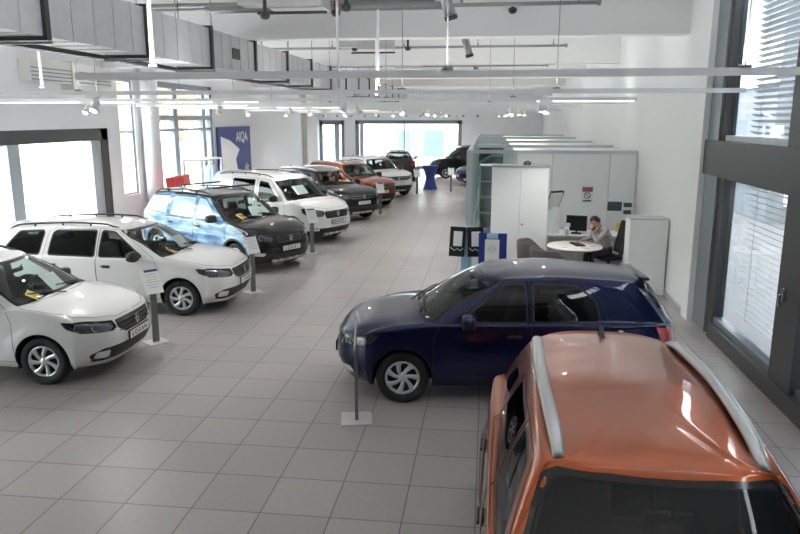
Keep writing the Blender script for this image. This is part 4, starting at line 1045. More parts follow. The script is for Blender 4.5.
# light tracks
spots = []; added_uplights = []
def track(y, x0, x1, z, lab, lit, heads, wires, r_=(.055, .06)):
    t = empty('light_track', ((x0 + x1) / 2, y, z)); cx = t.location.x; tag(t, lab, 'light track', 'white light tracks across the hall')
    q = MB(); q.b2(x0 - cx, x1 - cx, -r_[0] / 2, r_[0] / 2, 0, r_[1]); q.build('track_rail', M['track'], t)
    for x in wires:
        q = MB(); q.tube([(x - cx, 0, r_[1]), (x - cx, 0, ZC - z)], .006, 6); q.cyl((x - cx, 0, r_[1] + .012), .05, .02, 12); q.build('suspension_wire', M['steel'], t)
    for a, b in lit:
        q = MB(); q.tube([(a - cx, 0, -.018), (b - cx, 0, -.018)], .014, 8); o = q.build('lit_tube', M['tube'], t); o['label'] = 'lit white fluorescent tube'
    added_uplights.append((cx, y, z + r_[1] + .02, x1 - x0 - .3))
    for (x, rz, tl) in heads:
        h = MB(); h.mi = 0; c = Vector((x - cx, 0, -.15)); d = Vector((sin(rz) * sin(tl), cos(rz) * sin(tl), -cos(tl)))
        h.b2(x - cx - .12, x - cx + .12, -.03, .03, -.03, 0); h.tube([(x - cx, 0, -.02), c], .012, 6); h.tube([c - d * .07, c + d * .09], [.045, .06], 16)
        o = h.build('spot_head', M['track'], t)
        l = MB(); l.tube([c + d * .088, c + d * .094], .045, 14); l.build('lens', M['lens_lit'], o)
        spots.append((Vector((x, y, z - .15)) + d * .12, d))
names = ['nearest white light track crossing in front of the duct', 'second white light track from the front', 'third white light track from the front, lit spot near the right wall', 'fourth white light track from the front', 'fifth white light track from the front', 'sixth white light track from the front', 'seventh white light track from the front', 'eighth white light track from the front', 'ninth white light track from the front', 'tenth and furthest white light track']
for i in range(10):
    y = 6 + 4 * i
    x0, x1 = (-3.6, XR - .02) if i == 0 else ((XL + .3, XR - .02) if i % 2 else (XL + .6, 2.75))
    hd = []
    if i == 0: hd = []
    else:
        for k, x in enumerate((-8.6, -5.4, -2.2, .9)):
            hd.append((x + .35 * ((i * 7 + k * 3) % 5 - 2) * .5, (i + k) * 1.7, .1 if k == 3 else .35 + .12 * ((i + k) % 3)))
    lit = [] if i in (0, 1, 5, 7, 9) else [(-10.2, -7.2), (-6.6, -4.6)] if i % 2 == 0 else [(-9.2, -6.2)]
    if i == 2: lit.append((.9, 2.7))
    track(y, x0, x1, 3.575, names[i], lit, hd, {0: [-.35, 1.98], 1: [-6, -1.2, .9], 2: [-8, -2, .45]}.get(i, [-8, -4, 0]))
for i, (x, y, z0, z1) in enumerate(((-2.92, 6.06, 3.69, 5.35), (-6.6, 10.06, 3.69, 5.35), (-1.55, 10.06, 3.69, 4.7), (-2.2, 14.06, 3.69, 4.9))):
    q = MB(); q.tube([(0, 0, 0), (0, 0, z1 - z0)], .02, 8); q.cyl((0, 0, .01), .035, .02, 10); o = q.build('support_tube', M['track']); o.location = (x, y, z0)
    tag(o, ['white vertical support tube in front of the big duct', 'white vertical support tube beside the heater box', 'white vertical support tube right of the red valve', 'white vertical support tube over the second fan unit'][i], 'support tube', 'white support tubes')
track(2.2, -6.5, XR - .1, 3.85, 'added white light track over the orange off-road car, unseen above the picture edge', [], [], [-4, 0, 2.5])  # unseen track, added so its uplight brightens the near end
# a high rail with small lamps near the back
hr = empty('lamp_rail', (-5, 43, 3.45)); tag(hr, 'grey rail of small lamps over the rear windows', 'lamp rail')
q = MB(); q.b2(-5.5, 4.8, -.03, .03, 0, .05); q.build('rail', M['track'], hr)
for k in range(12):
    q = MB(); q.tube([(-5 + .85 * k, 0, 0), (-5 + .85 * k, .02, -.14)], [.05, .07], 10); q.build('lamp', M['steel'], hr)
for s_ in (-4, 0, 4):
    q = MB(); q.tube([(s_, 0, .05), (s_, 0, ZC - 3.45)], .008, 6); q.build('suspension_wire', M['steel'], hr)
# ------------------------------------------------------------------ offices
of = empty('office_partition', (1.4, 16.5, 0)); tag(of, 'white panelled office wall with narrow glass bay and top rail', 'partition')
q = MB(); q.b2(-1.88, 1.92, -.04, .04, 2.45, 2.53); q.b2(-1.88, -1.76, -.04, .04, 0, 2.45); q.b2(-.78, -.72, -.04, .04, 0, 2.45); q.build('frame', M['alu'], of)
for a, b in ((-.72, .06), (.075, 1.33), (1.345, 1.92)):
    q = MB(); q.b2(a, b, -.03, .03, .0, 2.45); q.build('wall_panel', M['cabinet'], of)
q = MB(); q.b2(-1.76, -.78, -.01, .01, .02, 2.45); q.build('glass_pane', M['officeglass'], of)
ys = [16.5, 19.7, 23.6, 28.0, 32.4]
for i in range(4):
    y0, y1 = ys[i], ys[i + 1]
    g = empty('office_glazing', (-.42, (y0 + y1) / 2, 0)); h = (y1 - y0) / 2
    tag(g, ['glass office front beside the white partition, nearest bay', 'second glass office front from the partition', 'third glass office front from the partition', 'furthest glass office front by the rear aisle'][i], 'glazing', 'glass office fronts along the aisle')
    q = MB(); q.b2(-.04, .04, -h + .06, h, 2.45, 2.53); q.b2(-.04, .04, -h + .06, h, 0, .06); q.build('frame', M['alu'], g)
    for k in range(3):
        yy = -h + .06 + (2 * h - .12) * (k + .5) / 2.5
        if yy < h: q = MB(); q.b2(-.03, .03, yy - .03, yy + .03, .06, 2.45); q.build('post', M['alu'], g)
    q = MB(); q.b2(-.008, .008, -h + .06, h, .06, 2.45); q.build('glass_pane', M['officeglass'], g)
    if i < 4:
        r_ = MB(); r_.b2(.66, XR - .03, y0 + .05, y1 - .25, 2.44, 2.47); o = r_.build('office_roof', M['cabinet'])
        tag(o, ['flat white roof panel over the nearest office', 'flat white roof panel over the second office', 'flat white roof panel over the third office', 'flat white roof panel over the furthest office'][i], 'roof panel', 'office roof panels')
    c = empty('cross_wall', (1.4, y1, 0)); tag(c, ['cross wall behind the nearest office', 'cross wall behind the second office', 'cross wall behind the third office', 'end wall of the furthest office'][i], 'partition', 'office cross walls')
    q = MB(); q.b2(-1.78, 1.92, -.04, .04, 2.45, 2.53); q.build('frame', M['alu'], c)
    q = MB(); q.b2(-.7, 1.92, -.03, .03, 0, 2.45); q.build('wall_panel', M['cabinet'], c)
    q = MB(); q.b2(-1.78, -.7, -.008, .008, 0, 2.45); q.build('glass_pane', M['officeglass'], c)
# shelves with files behind the glass bay
sh = empty('bookcase', (.2, 18.2, 0)); tag(sh, 'dark open shelf unit standing behind the office glass', 'shelf')
q = MB(); q.b2(-.4, -.37, -.18, .18, 0, 2.1); q.b2(.37, .4, -.18, .18, 0, 2.1); q.b2(-.4, .4, .16, .18, 0, 2.1); q.build('carcass', M['cabinet_edge'], sh)
for k in range(6):
    q = MB(); q.b2(-.37, .37, -.18, .16, .05 + .4 * k, .075 + .4 * k); q.build('shelf', M['cabinet_edge'], sh)
# cupboard
cb = empty('cupboard', (.69, 15.15, 0)); tag(cb, 'tall white two-door cupboard in front of the office wall', 'cupboard')
q = MB(); q.b2(-.59, .59, -.2, .22, .0, 2.26); q.build('body', M['cabinet'], cb)
q = MB(); q.b2(-.60, .60, -.24, .23, 2.26, 2.285); q.build('top_board', M['cabinet_edge'], cb)
for s_ in (-1, 1):
    q = MB(); q.box((s_ * .294, -.212, 1.14), (.58, .02, 2.2), bev=.004); d = q.build('door', M['cabinet'], cb)
    if s_ > 0: q = MB(); q.cyl((.06, -.235, 1.05), .016, .03, 12, axis='Y'); q.build('knob', M['lamp_dark'], d)
q = MB(); q.box((0, 0, .02), (.16, .1, .04), bev=.01); q.tube([(-.06, 0, .04), (.02, .02, .075), (.09, 0, .03)], .02, 8); o = q.build('desk_stapler', M['poster_dark']); o.location = (.82, 15.1, 2.285)
tag(o, 'small dark gadget lying on top of the white cupboard', 'gadget')
# low cabinet at the wall
lc = empty('low_cabinet', (3.0, 13.5, 0)); tag(lc, 'plain white waist-high cabinet against the right wall', 'cabinet')
q = MB(); q.b2(-.36, .32, -.22, .22, 0, 1.42); q.build('body', M['cabinet'], lc)
q = MB(); q.b2(-.37, .325, -.23, .23, 1.42, 1.44); q.build('top_board', M['cabinet_edge'], lc)
# posters
def poster(name, x0, x1, z0, z1, m, lab, cat):
    o = empty(name, ((x0 + x1) / 2, 16.46, (z0 + z1) / 2)); w, h = (x1 - x0) / 2, (z1 - z0) / 2; tag(o, lab, cat)
    q = MB(); q.b2(-w, w, -.006, 0, -h, h); q.build('sheet', M['plate'], o); return o, w, h
o, w, h = poster('wall_notice', 2.15, 2.40, 1.36, 1.72, 'plate', 'small notice with dark red header on the office wall', 'notice')
q = MB(); q.b2(-w + .01, w - .01, -.009, -.006, h * .35, h - .01); q.build('header', M['poster_red'], o)
q = MB(); q.tube([(.07 * cos(t * pi / 8), -.008, -.02 + .07 * sin(t * pi / 8)) for t in range(16)], .008, 5, closed=True); q.tube([(-.05, -.008, .02), (.05, -.008, -.06)], .007, 5); q.b2(-.09, .09, -.009, -.006, -h + .02, -h + .05); q.build('symbol', M['ink'], o)
for i, (a, b, c, d) in enumerate(((2.73, 3.06, 1.17, 1.39), (3.09, 3.28, 1.26, 1.37), (3.09, 3.27, 1.10, 1.2))):
    o, w, h = poster('wall_photo', a, b, c, d, 'plate', ['larger landscape photo pinned on the office wall', 'small photo, upper of two by the wall corner', 'small photo, lower of two by the wall corner'][i], 'photo')
    q = MB(); q.b2(-w + .006, w - .006, -.008, -.005, -h + .006, h - .006); q.build('print', M['poster_dark'], o); o['group'] = 'photos on the office wall'
# desk behind, with screens
dk = empty('office_desk', (2.0, 15.95, 0)); tag(dk, 'pale desk along the office wall behind the round table', 'desk')
q = MB(); q.box((0, 0, .725), (2.3, .8, .03), bev=.005); q.build('desk_top', M['cabinet'], dk)
for sx in (-1.1, 1.1):
    q = MB(); q.b2(sx - .02, sx + .02, -.35, .35, 0, .71); q.build('leg', M['cabinet_edge'], dk)
def monitor(x, y, z, rz, tilt, m, back, lab, w=.45, h=.34):
    o = empty('monitor', (x, y, z), rz); tag(o, lab, 'monitor')
    q = MB(); q.box((0, 0, .24), (w, .035, h), rx=tilt, bev=.01); a = q.build('bezel', M[back], o)
    q = MB(); q.box((0, -.02, .24), (w - .05, .008, h - .05), rx=tilt); q.build('screen', M[m], a)
    q = MB(); q.box((0, .05, .01), (.22, .18, .02), bev=.005); q.tube([(0, .06, .01), (0, .05, .2)], .02, 8); q.build('stand', M[back], o)
monitor(1.98, 15.75, .74, R(-12), R(-8), 'screen', 'blackfab', 'black monitor on the desk behind the round table')
kp = empty('kiosk_screen', (1.48, 15.75, .74), R(-50)); tag(kp, 'white tilted screen panel with black back on a white box', 'screen')
q = MB(); q.box((0, 0, .29), (.16, .2, .58), bev=.01); q.build('box', M['cabinet'], kp)
q = MB(); q.box((.0, .0, .75), (.07, .36, .42), ry=R(24), bev=.012); q.build('back_shell', M['blackfab'], kp)
q = MB(); q.box((.03, -.03, .74), (.06, .32, .38), ry=R(24), bev=.008); q.build('panel', M['plate'], kp)
q = MB(); q.box((0, 0, .10), (.1, .16, .16), rx=.2, bev=.03); q.box((.02, -.04, .23), (.09, .06, .09), bev=.02); o = q.build('table_printer', M['plate']); o.location = (1.75, 15.5, .745); tag(o, 'small white device on the desk left of the black monitor', 'device')
q = MB(); q.box((0, 0, .13), (.16, .02, .2), rx=.1); o = q.build('yellow_folder', M['yellow_paper']); o.location = (2.95, 16.0, .74); tag(o, 'yellow folder standing on the desk behind the sitting person', 'folder')
q = MB(); q.box((0, 0, .09), (.18, .02, .13), rx=.1); o = q.build('picture_card', M['poster_dark']); o.location = (2.42, 15.9, .74); tag(o, 'small dark card standing on the desk behind the person', 'card')
# round table
rt = empty('round_table', (1.78, 14.25, 0)); tag(rt, 'round pale table at which the person sits', 'table')
q = MB(); q.lathe([(0.001, .705), (.52, .705), (.55, .72), (.55, .735), (.54, .745), (.001, .745)], 48); q.build('table_top', M['tabletop'], rt)
q = MB(); q.tube([(0, 0, .03), (0, 0, .71)], .04, 16); q.build('pedestal', M['alu'], rt)
q = MB(); q.lathe([(0.001, 0), (.3, 0), (.3, .015), (.05, .045), (.001, .045)], 32); q.build('base', M['alu'], rt)
kb = MB(); kb.box((0, 0, .012), (.19, .40, .02), bev=.005); kb.mi = 1
for i in range(5):
    for j in range(12): kb.box((-.065 + .032 * i, -.17 + .031 * j, .025), (.026, .025, .008))
o = kb.build('keyboard', [M['blackfab'], M['lamp_dark']]); o.location = (1.84, 14.32, .746); o.rotation_euler = (0, 0, .25); tag(o, 'black keyboard on the round table under the hand', 'keyboard')
for i, (x, y, rz, w) in enumerate(((1.55, 14.0, .3, .12), (1.95, 13.95, -.4, .16), (2.12, 14.15, .8, .1))):
    q = MB(); q.box((0, 0, .003), (w, .05, .006)); o = q.build('pen_and_note', M['cabinet_edge']); o.location = (x, y, .746); o.rotation_euler = (0, 0, rz)
    tag(o, ['small grey note lying on the table nearest the tub chairs', 'small grey note lying on the table front middle', 'small grey note lying on the table by the person'][i], 'note', 'notes on the round table')
# tub chairs
def tub(x, y, rz, lab):
    t = empty('tub_chair', (x, y, 0), rz); tag(t, lab, 'chair', 'slate blue tub chairs at the round table')
    q = MB(); q.smooth = True; n = 22; vs = []; prof = [(.30, .40), (.33, .42), (.345, .60), (.36, .80), (.345, .82), (.325, .80), (.31, .60), (.29, .44)]
    for k in range(n + 1):
        a = R(50) + R(260) * k / n; e = min(1, k / 5, (n - k) / 5); e = e * e * (3 - 2 * e)
        for (r_, z) in prof:
            zz = .40 + (z - .40) * (.45 + .55 * e); vs.append((r_ * cos(a), r_ * sin(a), zz))
    K = len(prof); q.add(vs, [(k * K + i, (k + 1) * K + i, (k + 1) * K + (i + 1) % K, k * K + (i + 1) % K) for k in range(n) for i in range(K)]); q.add(vs[:K], [tuple(range(K))]); q.add(vs[-K:], [tuple(range(K))[::-1]])
    q.build('backrest', M['chairback'], t)
    q = MB(); q.lathe([(0.001, .36), (.28, .36), (.31, .38), (.31, .43), (.27, .46), (.001, .465)], 30); q.build('seat', M['chairfab'], t)
    for k in range(4):
        a = pi / 4 + k * pi / 2; q = MB(); q.tube([(.2 * cos(a), .2 * sin(a), .37), (.27 * cos(a), .27 * sin(a), 0)], .013, 8); q.build('leg', M['alu'], t)
    return t
tub(.98, 14.3, 0.0, 'slate blue tub chair next to the white cupboard'); tub(1.2, 13.5, .55, 'slate blue tub chair nearer the dark blue car')
# office chair
oc = empty('office_chair', (2.52, 14.62, 0), R(200)); tag(oc, 'black office chair the person sits on', 'chair')
q = MB(); q.box((.05, 0, .46), (.46, .46, .08), bev=.03); q.build('seat', M['blackfab'], oc)
q = MB(); q.box((-.30, 0, .86), (.07, .42, .66), ry=R(-14), bev=.03); q.build('backrest', M['blackfab'], oc)
q = MB(); q.tube([(-.15, 0, .44), (-.27, 0, .5), (-.30, 0, .62)], .022, 8); q.build('back_bracket', M['bplastic'], oc)
q = MB(); q.tube([(0, 0, .1), (0, 0, .43)], .028, 12); q.build('gas_column', M['bplastic'], oc)
for k in range(5):
    a = k * 2 * pi / 5; q = MB(); q.tube([(0, 0, .12), (.3 * cos(a), .3 * sin(a), .07)], [.028, .018], 8); l_ = q.build('foot', M['bplastic'], oc)
    q = MB(); q.cyl((.3 * cos(a), .3 * sin(a), .03), .03, .04, 12, axis='Y'); q.build('caster', M['tyre'], l_)

# ------------------------------------------------------------------ the person at the table
def skin(name, verts, edges, radii, m, parent, lv=2, root=0):
    me = bpy.data.meshes.new(name); me.from_pydata(verts, edges, []); me.update()
    o = bpy.data.objects.new(name, me); COL.objects.link(o)
    sk = o.modifiers.new('s', 'SKIN'); sk.use_smooth_shade = True
    sv = me.skin_vertices[0].data
    for i, r_ in enumerate(radii): sv[i].radius = (r_, r_) if not isinstance(r_, tuple) else r_; sv[i].use_root = (i == root)
    ss = o.modifiers.new('u', 'SUBSURF'); ss.levels = lv; ss.render_levels = lv
    dg = bpy.context.evaluated_depsgraph_get(); me2 = bpy.data.meshes.new_from_object(o.evaluated_get(dg)); bpy.data.objects.remove(o)
    me2.materials.clear(); me2.materials.append(m); me2.polygons.foreach_set('use_smooth', [True] * len(me2.polygons))
    o = bpy.data.objects.new(name, me2); COL.objects.link(o); o.parent = parent; return o
# local frame: facing +x, seat at origin
pr_ = empty('person', (2.50, 14.60, 0), R(197)); tag(pr_, 'person in grey sweater with short dark hair, sitting bent over the round table', 'person')
pelvis, waist, chest, neckb = (-.02, 0, .56), (.02, 0, .72), (.12, 0, .93), (.20, 0, 1.08)
shL, shR = (.14, .17, 1.02), (.14, -.17, 1.02)
# right arm lies on the table towards the keyboard, left arm props the chin
eR, wR = (.33, -.22, .82), (.55, -.10, .80); eL, wL = (.38, .20, .80), (.43, .07, 1.02)
V_ = [pelvis, waist, chest, neckb, shL, eL, wL, shR, eR, wR]; E_ = [(0, 1), (1, 2), (2, 3), (2, 4), (4, 5), (5, 6), (2, 7), (7, 8), (8, 9)]
RR = [(.155, .13), (.14, .12), (.165, .125), .06, .066, .048, .034, .066, .048, .034]
skin('sweater', V_, E_, RR, M['shirt'], pr_)
V_ = [pelvis, (.10, .09, .56), (.42, .12, .54), (.40, .12, .10), (.10, -.09, .56), (.42, -.12, .54), (.44, -.12, .10)]
skin('trousers', V_, [(0, 1), (1, 2), (2, 3), (0, 4), (4, 5), (5, 6)], [.135, .09, .065, .045, .09, .065, .045], M['trousers'], pr_)
for y, x in ((.12, .44), (-.12, .48)):
    q = MB(); q.smooth = True; q.box((x, y, .05), (.26, .09, .09), bev=.035); q.build('shoe', M['blackfab'], pr_)
# neck and head: one skin body with face
hd = bmesh.new(); bmesh.ops.create_uvsphere(hd, u_segments=28, v_segments=20, radius=1)
for v in hd.verts:
    x, y, z = v.co; s_ = 1 - .16 * max(0, -z) ** 1.5
    X_, Y_, Z_ = x * .098, y * .077 * s_, z * .122
    if x > 0: X_ *= .93
    if x > .6 and abs(y) < .22: X_ += .022 * math.exp(-((z + .12) / .16) ** 2) * (1 - abs(y) / .22)          # nose
    if x > .5: X_ -= .010 * math.exp(-((z - .10) / .09) ** 2) * math.exp(-((abs(y) - .36) / .18) ** 2)          # eye sockets
    if x > .6: X_ += .006 * math.exp(-((z + .48) / .07) ** 2) * max(0, 1 - abs(y) / .35)                        # lips
    if x > .4: X_ += .010 * math.exp(-((z + .85) / .15) ** 2)                                                  # chin
    v.co = (X_, Y_, Z_)
hm = Matrix.Translation((.315, 0, 1.19)) @ Matrix.Rotation(R(38), 4, 'Y')
q = MB(); q.smooth = True; q.addbm(hd, hm)
q.tube([(.19, 0, 1.05), (.235, 0, 1.10), (.275, 0, 1.15)], [.058, .054, .056], 14)
for s_ in (1, -1):
    e = bmesh.new(); bmesh.ops.create_uvsphere(e, u_segments=12, v_segments=8, radius=1); q.addbm(e, hm @ Matrix.Translation((-.005, s_ * .077, -.005)) @ Matrix.Diagonal((.02, .009, .032, 1))); e.free()
q.mi = 1
for s_ in (1, -1):
    e = bmesh.new(); bmesh.ops.create_uvsphere(e, u_segments=10, v_segments=8, radius=.0115); q.addbm(e, hm @ Matrix.Translation((.083, s_ * .029, .012))); e.free()
    q.tube([hm @ Vector((.090, s_ * .045, .034)), hm @ Vector((.095, s_ * .028, .038)), hm @ Vector((.094, s_ * .014, .034))], .004, 5)
head = q.build('head', [M['skin'], M['hair']], pr_)
hr_ = bmesh.new(); bmesh.ops.create_uvsphere(hr_, u_segments=28, v_segments=20, radius=1)
bmesh.ops.delete(hr_, geom=[v for v in hr_.verts if (v.co.x > .30 and v.co.z < .50) or v.co.z < -.45 or (v.co.x > .05 and v.co.z < .05)], context='VERTS')
for v in hr_.verts: v.co = (v.co.x * .108, v.co.y * .085, v.co.z * .133 + .004)
q = MB(); q.smooth = True; q.addbm(hr_, hm); q.build('hair', M['hair'], head)
def hand(nm, w, d, up, curl):
    """palm plus four unequal fingers and a thumb; d = pointing direction, up = back of the hand"""
    w = Vector(w); d = Vector(d).normalized(); up = Vector(up); up = (up - d * up.dot(d)).normalized(); sd = d.cross(up)
    V = [w, w + d * .045, w + d * .085]; E = [(0, 1), (1, 2)]; r_ = [(.026, .02), (.036, .02), (.036, .017)]
    for k, (o_, L_) in enumerate(((.028, .070), (.010, .080), (-.010, .074), (-.028, .058))):
        i = len(V); b = w + d * .07 + sd * o_; V.append(b); E.append((1, i)); r_.append(.009); p = b; dr = d.copy()
        for s in range(3):
            dr = (dr - up * curl * (s + .3)).normalized(); p = p + dr * L_ * (.42, .32, .26)[s] * 1.1; V.append(p); E.append((len(V) - 2, len(V) - 1)); r_.append((.0085, .0078, .006)[s])
    i = len(V); t0 = w + d * .03 + sd * .03; V += [t0, t0 + sd * .028 + d * .025 - up * .006, t0 + sd * .036 + d * .055 - up * .012]; E += [(1, i), (i, i + 1), (i + 1, i + 2)]; r_ += [.011, .0095, .0075]
    return skin(nm, V, E, r_, M['skin'], pr_, 1)
hand('right_hand', (.56, -.09, .795), (1, .35, -.15), (0, 0, 1), .22)
hand('left_hand', (.43, .06, 1.035), (-.15, -.4, 1), (1, .2, .1), .55)

# ------------------------------------------------------------------ brochure stands
bs = empty('brochure_stand', (-.36, 13.25, 0)); tag(bs, 'pale blue brochure stand carrying two black leaflet wallets', 'brochure stand')
q = MB(); q.box((0, 0, .62), (.20, .05, 1.14), bev=.01); q.build('post', M['bluelight'], bs)
q = MB(); q.box((0, 0, .015), (.45, .35, .03), bev=.01); q.build('base', M['alu'], bs)
q = MB(); q.smooth = True; q.tube([(-.10, 0, 1.2), (0, -.02, 1.22), (.10, 0, 1.2)], .035, 10); q.build('cap', M['bluelight'], bs)
for s_, rz in ((-.17, -.25), (.17, .22)):
    q = MB(); q.box((s_, -.08, .96), (.30, .03, .56), rz=rz, rx=-.18, bev=.008); w_ = q.build('leaflet_wallet', M['blackfab'], bs)
    q = MB(); q.box((s_ + .01, -.105, 1.02), (.17, .01, .28), rz=rz, rx=-.18); q.build('leaflet', M['paper'], w_)
    q = MB(); q.tube([(s_ - .13, -.13, .86), (s_ - .05, -.16, .80), (s_, -.15, .84), (s_ + .06, -.16, .80), (s_ + .13, -.13, .86)], .008, 6); q.build('chain', M['alu'], w_)
bp_ = empty('brochure_display', (.13, 12.75, 0)); tag(bp_, 'blue board stand with a white twin-pocket holder', 'brochure stand')
q = MB(); q.box((0, 0, .67), (.51, .03, 1.06), bev=.006); q.build('board', M['bluepanel'], bp_)
q = MB(); q.box((0, .06, .02), (.4, .34, .04), bev=.01); q.tube([(0, .02, .02), (0, .02, .3)], .03, 8); q.build('base', M['alu'], bp_)
q = MB(); q.box((-.01, -.03, .76), (.26, .04, .66), bev=.01); h_ = q.build('holder', M['plate'], bp_)
for z in (.92, .66):
    q = MB(); q.tube([(-.01 + .055 * cos(t * pi / 8), -.055, z + .055 * sin(t * pi / 8)) for t in range(16)], .006, 5, closed=True); q.b2(-.10, .08, -.056, -.05, z - .004, z + .004); q.build('ring_emblem', M['cabinet_edge'], h_)
q = MB(); q.box((-.01, -.02, 1.15), (.20, .05, .09), bev=.01); q.build('header_card', M['bluelight'], bp_)

# ------------------------------------------------------------------ price stands
def price_stand(x, y, rz, lab, sign_rz=0., h=.95, big=False):
    tl = R(-28) if not big else R(-5)
    o = empty('price_stand', (x, y, 0), rz); tag(o, lab, 'price stand', 'price stands in front of the cars')
    b = .30 if not big else .34
    q = MB(); q.box((0, 0, .008), (b, b, .014), bev=.003); q.build('base_plate', M['base_light'], o)
    q = MB(); q.box((0, 0, h / 2 - .05), (.035, .10, h - .12), bev=.006); q.build('post', M['greybox'], o)
    q = MB(); q.box((.0, 0, h + .04), (.012, .27, .37), ry=tl, bev=.003); s_ = q.build('sign_panel', M['plate'], o)
    q = MB()
    for k in range(6):
        z = .11 - .04 * k; q.box(Vector((.0, 0, h + .04)) + Matrix.Rotation(tl, 3, 'Y') @ Vector((.008, .02 * (k % 2), z)), (.002, .2 - .02 * (k % 3), .009), ry=tl)
    q.build('print_lines', M['cabinet_edge'], s_)
    q = MB(); q.box(Vector((0, 0, h + .04)) + Matrix.Rotation(tl, 3, 'Y') @ Vector((.008, .02, .165)), (.003, .2, .035), ry=tl); q.build('header_bar', M['bluepanel'], s_)
    return o
for x, y, rz, lab in ((-4.65, 9.45, -38, 'price stand between the two white estate cars'), (-4.22, 12.6, -40, 'price stand by the corner of the blue and black car'), (-4.06, 16.6, -48, 'price stand in front of the white van'),
                      (-3.45, 23.7, -62, 'price stand beside the dark off-road car'), (-2.87, 30.5, -70, 'price stand beside the far white off-road car'), (-1.45, 31.6, -80, 'price stand near the far blue car by the office glass')):
    price_stand(x - .15, y, R(rz), lab, h=.88)
price_stand(-1.36, 7.13, R(191), 'price stand at the nose of the dark blue hatchback', h=.98, big=True)
# bar table with cloth
bt = empty('bar_table', (-2.6, 32.5, 0)); tag(bt, 'high bar table in a tight waisted blue cloth cover', 'table')
q = MB(); q.lathe([(0.001, 1.12), (.36, 1.12), (.375, 1.11), (.37, 1.04), (.27, .8), (.20, .6), (.21, .45), (.27, .22), (.33, .03)], 32)
q.build('cloth_cover', M['bluefab'], bt)
for k in range(4):
    a = k * pi / 2 + .5; q = MB(); q.cyl((.31 * cos(a), .31 * sin(a), .02), .04, .04, 10); q.build('foot', M['alu'], bt)
# blue sign panel with lettering
sg = empty('banner_sign', (XL + .06, 29.95, 0)); tag(sg, 'large blue and white advertising banner on the left wall', 'sign')
q = MB(); q.b2(-.03, .03, -2.0, 2.0, .1, 2.88); q.build('panel', M['bluepanel'], sg)
q = MB(); q.add([(.034, -1.6, .9), (.034, .2, .95), (.034, .0, 1.5), (.034, .5, 1.9), (.034, -.6, 2.3), (.034, -1.7, 2.5)], [(0, 1, 2, 3, 4, 5)]); q.add([(.033, -1.6, .9), (.033, .2, .95), (.033, .0, 1.5), (.033, .5, 1.9), (.033, -.6, 2.3), (.033, -1.7, 2.5)], [(5, 4, 3, 2, 1, 0)])
q.build('picture', M['paper'], sg)
mt = Matrix.Translation((.04, .85, 2.42)) @ Matrix(((0, 0, 1, 0), (1, 0, 0, 0), (0, 1, 0, 0), (0, 0, 0, 1)))
text('lettering', 'AIQA', .62, M['plate'], sg, mt)
mt = Matrix.Translation((.04, 1.35, 1.05)) @ Matrix(((0, 0, 1, 0), (1, 0, 0, 0), (0, 1, 0, 0), (0, 0, 0, 1)))
text('lettering', 'dit', .5, M['plate'], sg, mt)
# counter behind the cars with red seats
ct = empty('display_counter', (-9.95, 24.0, 0)); tag(ct, 'white framed display counter in front of the tall left glazing', 'counter')
q = MB(); q.b2(-.35, .35, -.9, .9, 0, .85); q.build('body', M['cabinet'], ct)
q = MB()
for y in (-.87, 0, .87):
    for x in (-.32, .32): q.b2(x - .03, x + .03, y - .03, y + .03, .85, 1.8)
q.b2(-.35, .35, -.9, .9, 1.8, 1.85); q.build('upper_frame', M['cabinet'], ct)
for k in range(3):
    o = empty('red_seat', (-9.78, 21.22 + .6 * k, 0)); tag(o, ['red plastic seat, nearest of three behind the blue and black car', 'red plastic seat, middle of three behind the blue and black car', 'red plastic seat, furthest of three behind the blue and black car'][k], 'seat', 'red plastic seats behind the cars')
    q = MB(); q.box((-.14, 0, 1.25), (.05, .54, .34), ry=-.12, bev=.02); q.box((-.13, -.2, .95), (.03, .04, .4)); q.box((-.13, .2, .95), (.03, .04, .4)); q.build('backrest', M['red'], o)
    q = MB(); q.box((.06, 0, .78), (.4, .5, .05), bev=.015); q.build('seat', M['red'], o)
    for sx in (-.1, .24):
        for sy in (-.2, .2): q = MB(); q.tube([(sx, sy, 0), (sx, sy, .77)], .014, 6); q.build('leg', M['darksteel'], o)
q = MB(); q.lathe([(0.001, 0), (.2, 0), (.18, .9), (.24, 1.25), (.17, 1.5), (.001, 1.6)], 20); o = q.build('draped_display', M['bluelight']); o.location = (-10.2, 25.3, 0); tag(o, 'pale blue draped display beside the banner', 'display')

# ------------------------------------------------------------------ cars in their places
def place(o, x, y, h, lab, cat='car', group=None): o.location = (x, y, 0); o.rotation_euler = (0, 0, R(h)); tag(o, lab, cat, group); return o
def by_nose(x, y, h, L): return x - L / 2 * cos(R(h)), y - L / 2 * sin(R(h))
LOGAN['papers'] = [(1.12, -.42, .30, .22, .5, 'yellow_paper'), (1.18, .1, .24, .32, -.3, 'paper')]
c1 = make_car('estate_car', LOGAN, 'white_paint', 3, 'LOGAN')
place(c1, -6.80, 8.46, 1, 'white estate car in the front left corner, plate reading LOGAN clearly visible', 'car', 'white estate cars')
c2 = copy_tree(c1); place(c2, -6.43, 11.66, 0.5, 'second white estate car with black roof rails, behind the first stand', 'car', 'white estate cars')
LODGY['papers'] = [(1.05, -.42, .30, .24, .5, 'yellow_paper'), (1.1, 0, .24, .32, -.3, 'paper')]
lo = make_car('people_carrier', LODGY, 'black_paint', 3, 'LODGY', side_mat=M['wrap'])
for sx in (.45, -.75):
    q = MB(); q.box((sx, 0, 1.725), (.07, 1.16, .035), bev=.01); q.build('roof_crossbar', M['bplastic'], lo)
place(lo, *by_nose(-4.17, 14.6, -30, 4.5), -30, 'black people carrier with pale blue sky graphic on its side')
DOKKER['papers'] = [(1.15, -.2, .5, .3, .1, 'paper')]
do = make_car('van', DOKKER, 'silver_van', 3, 'DOKKER')
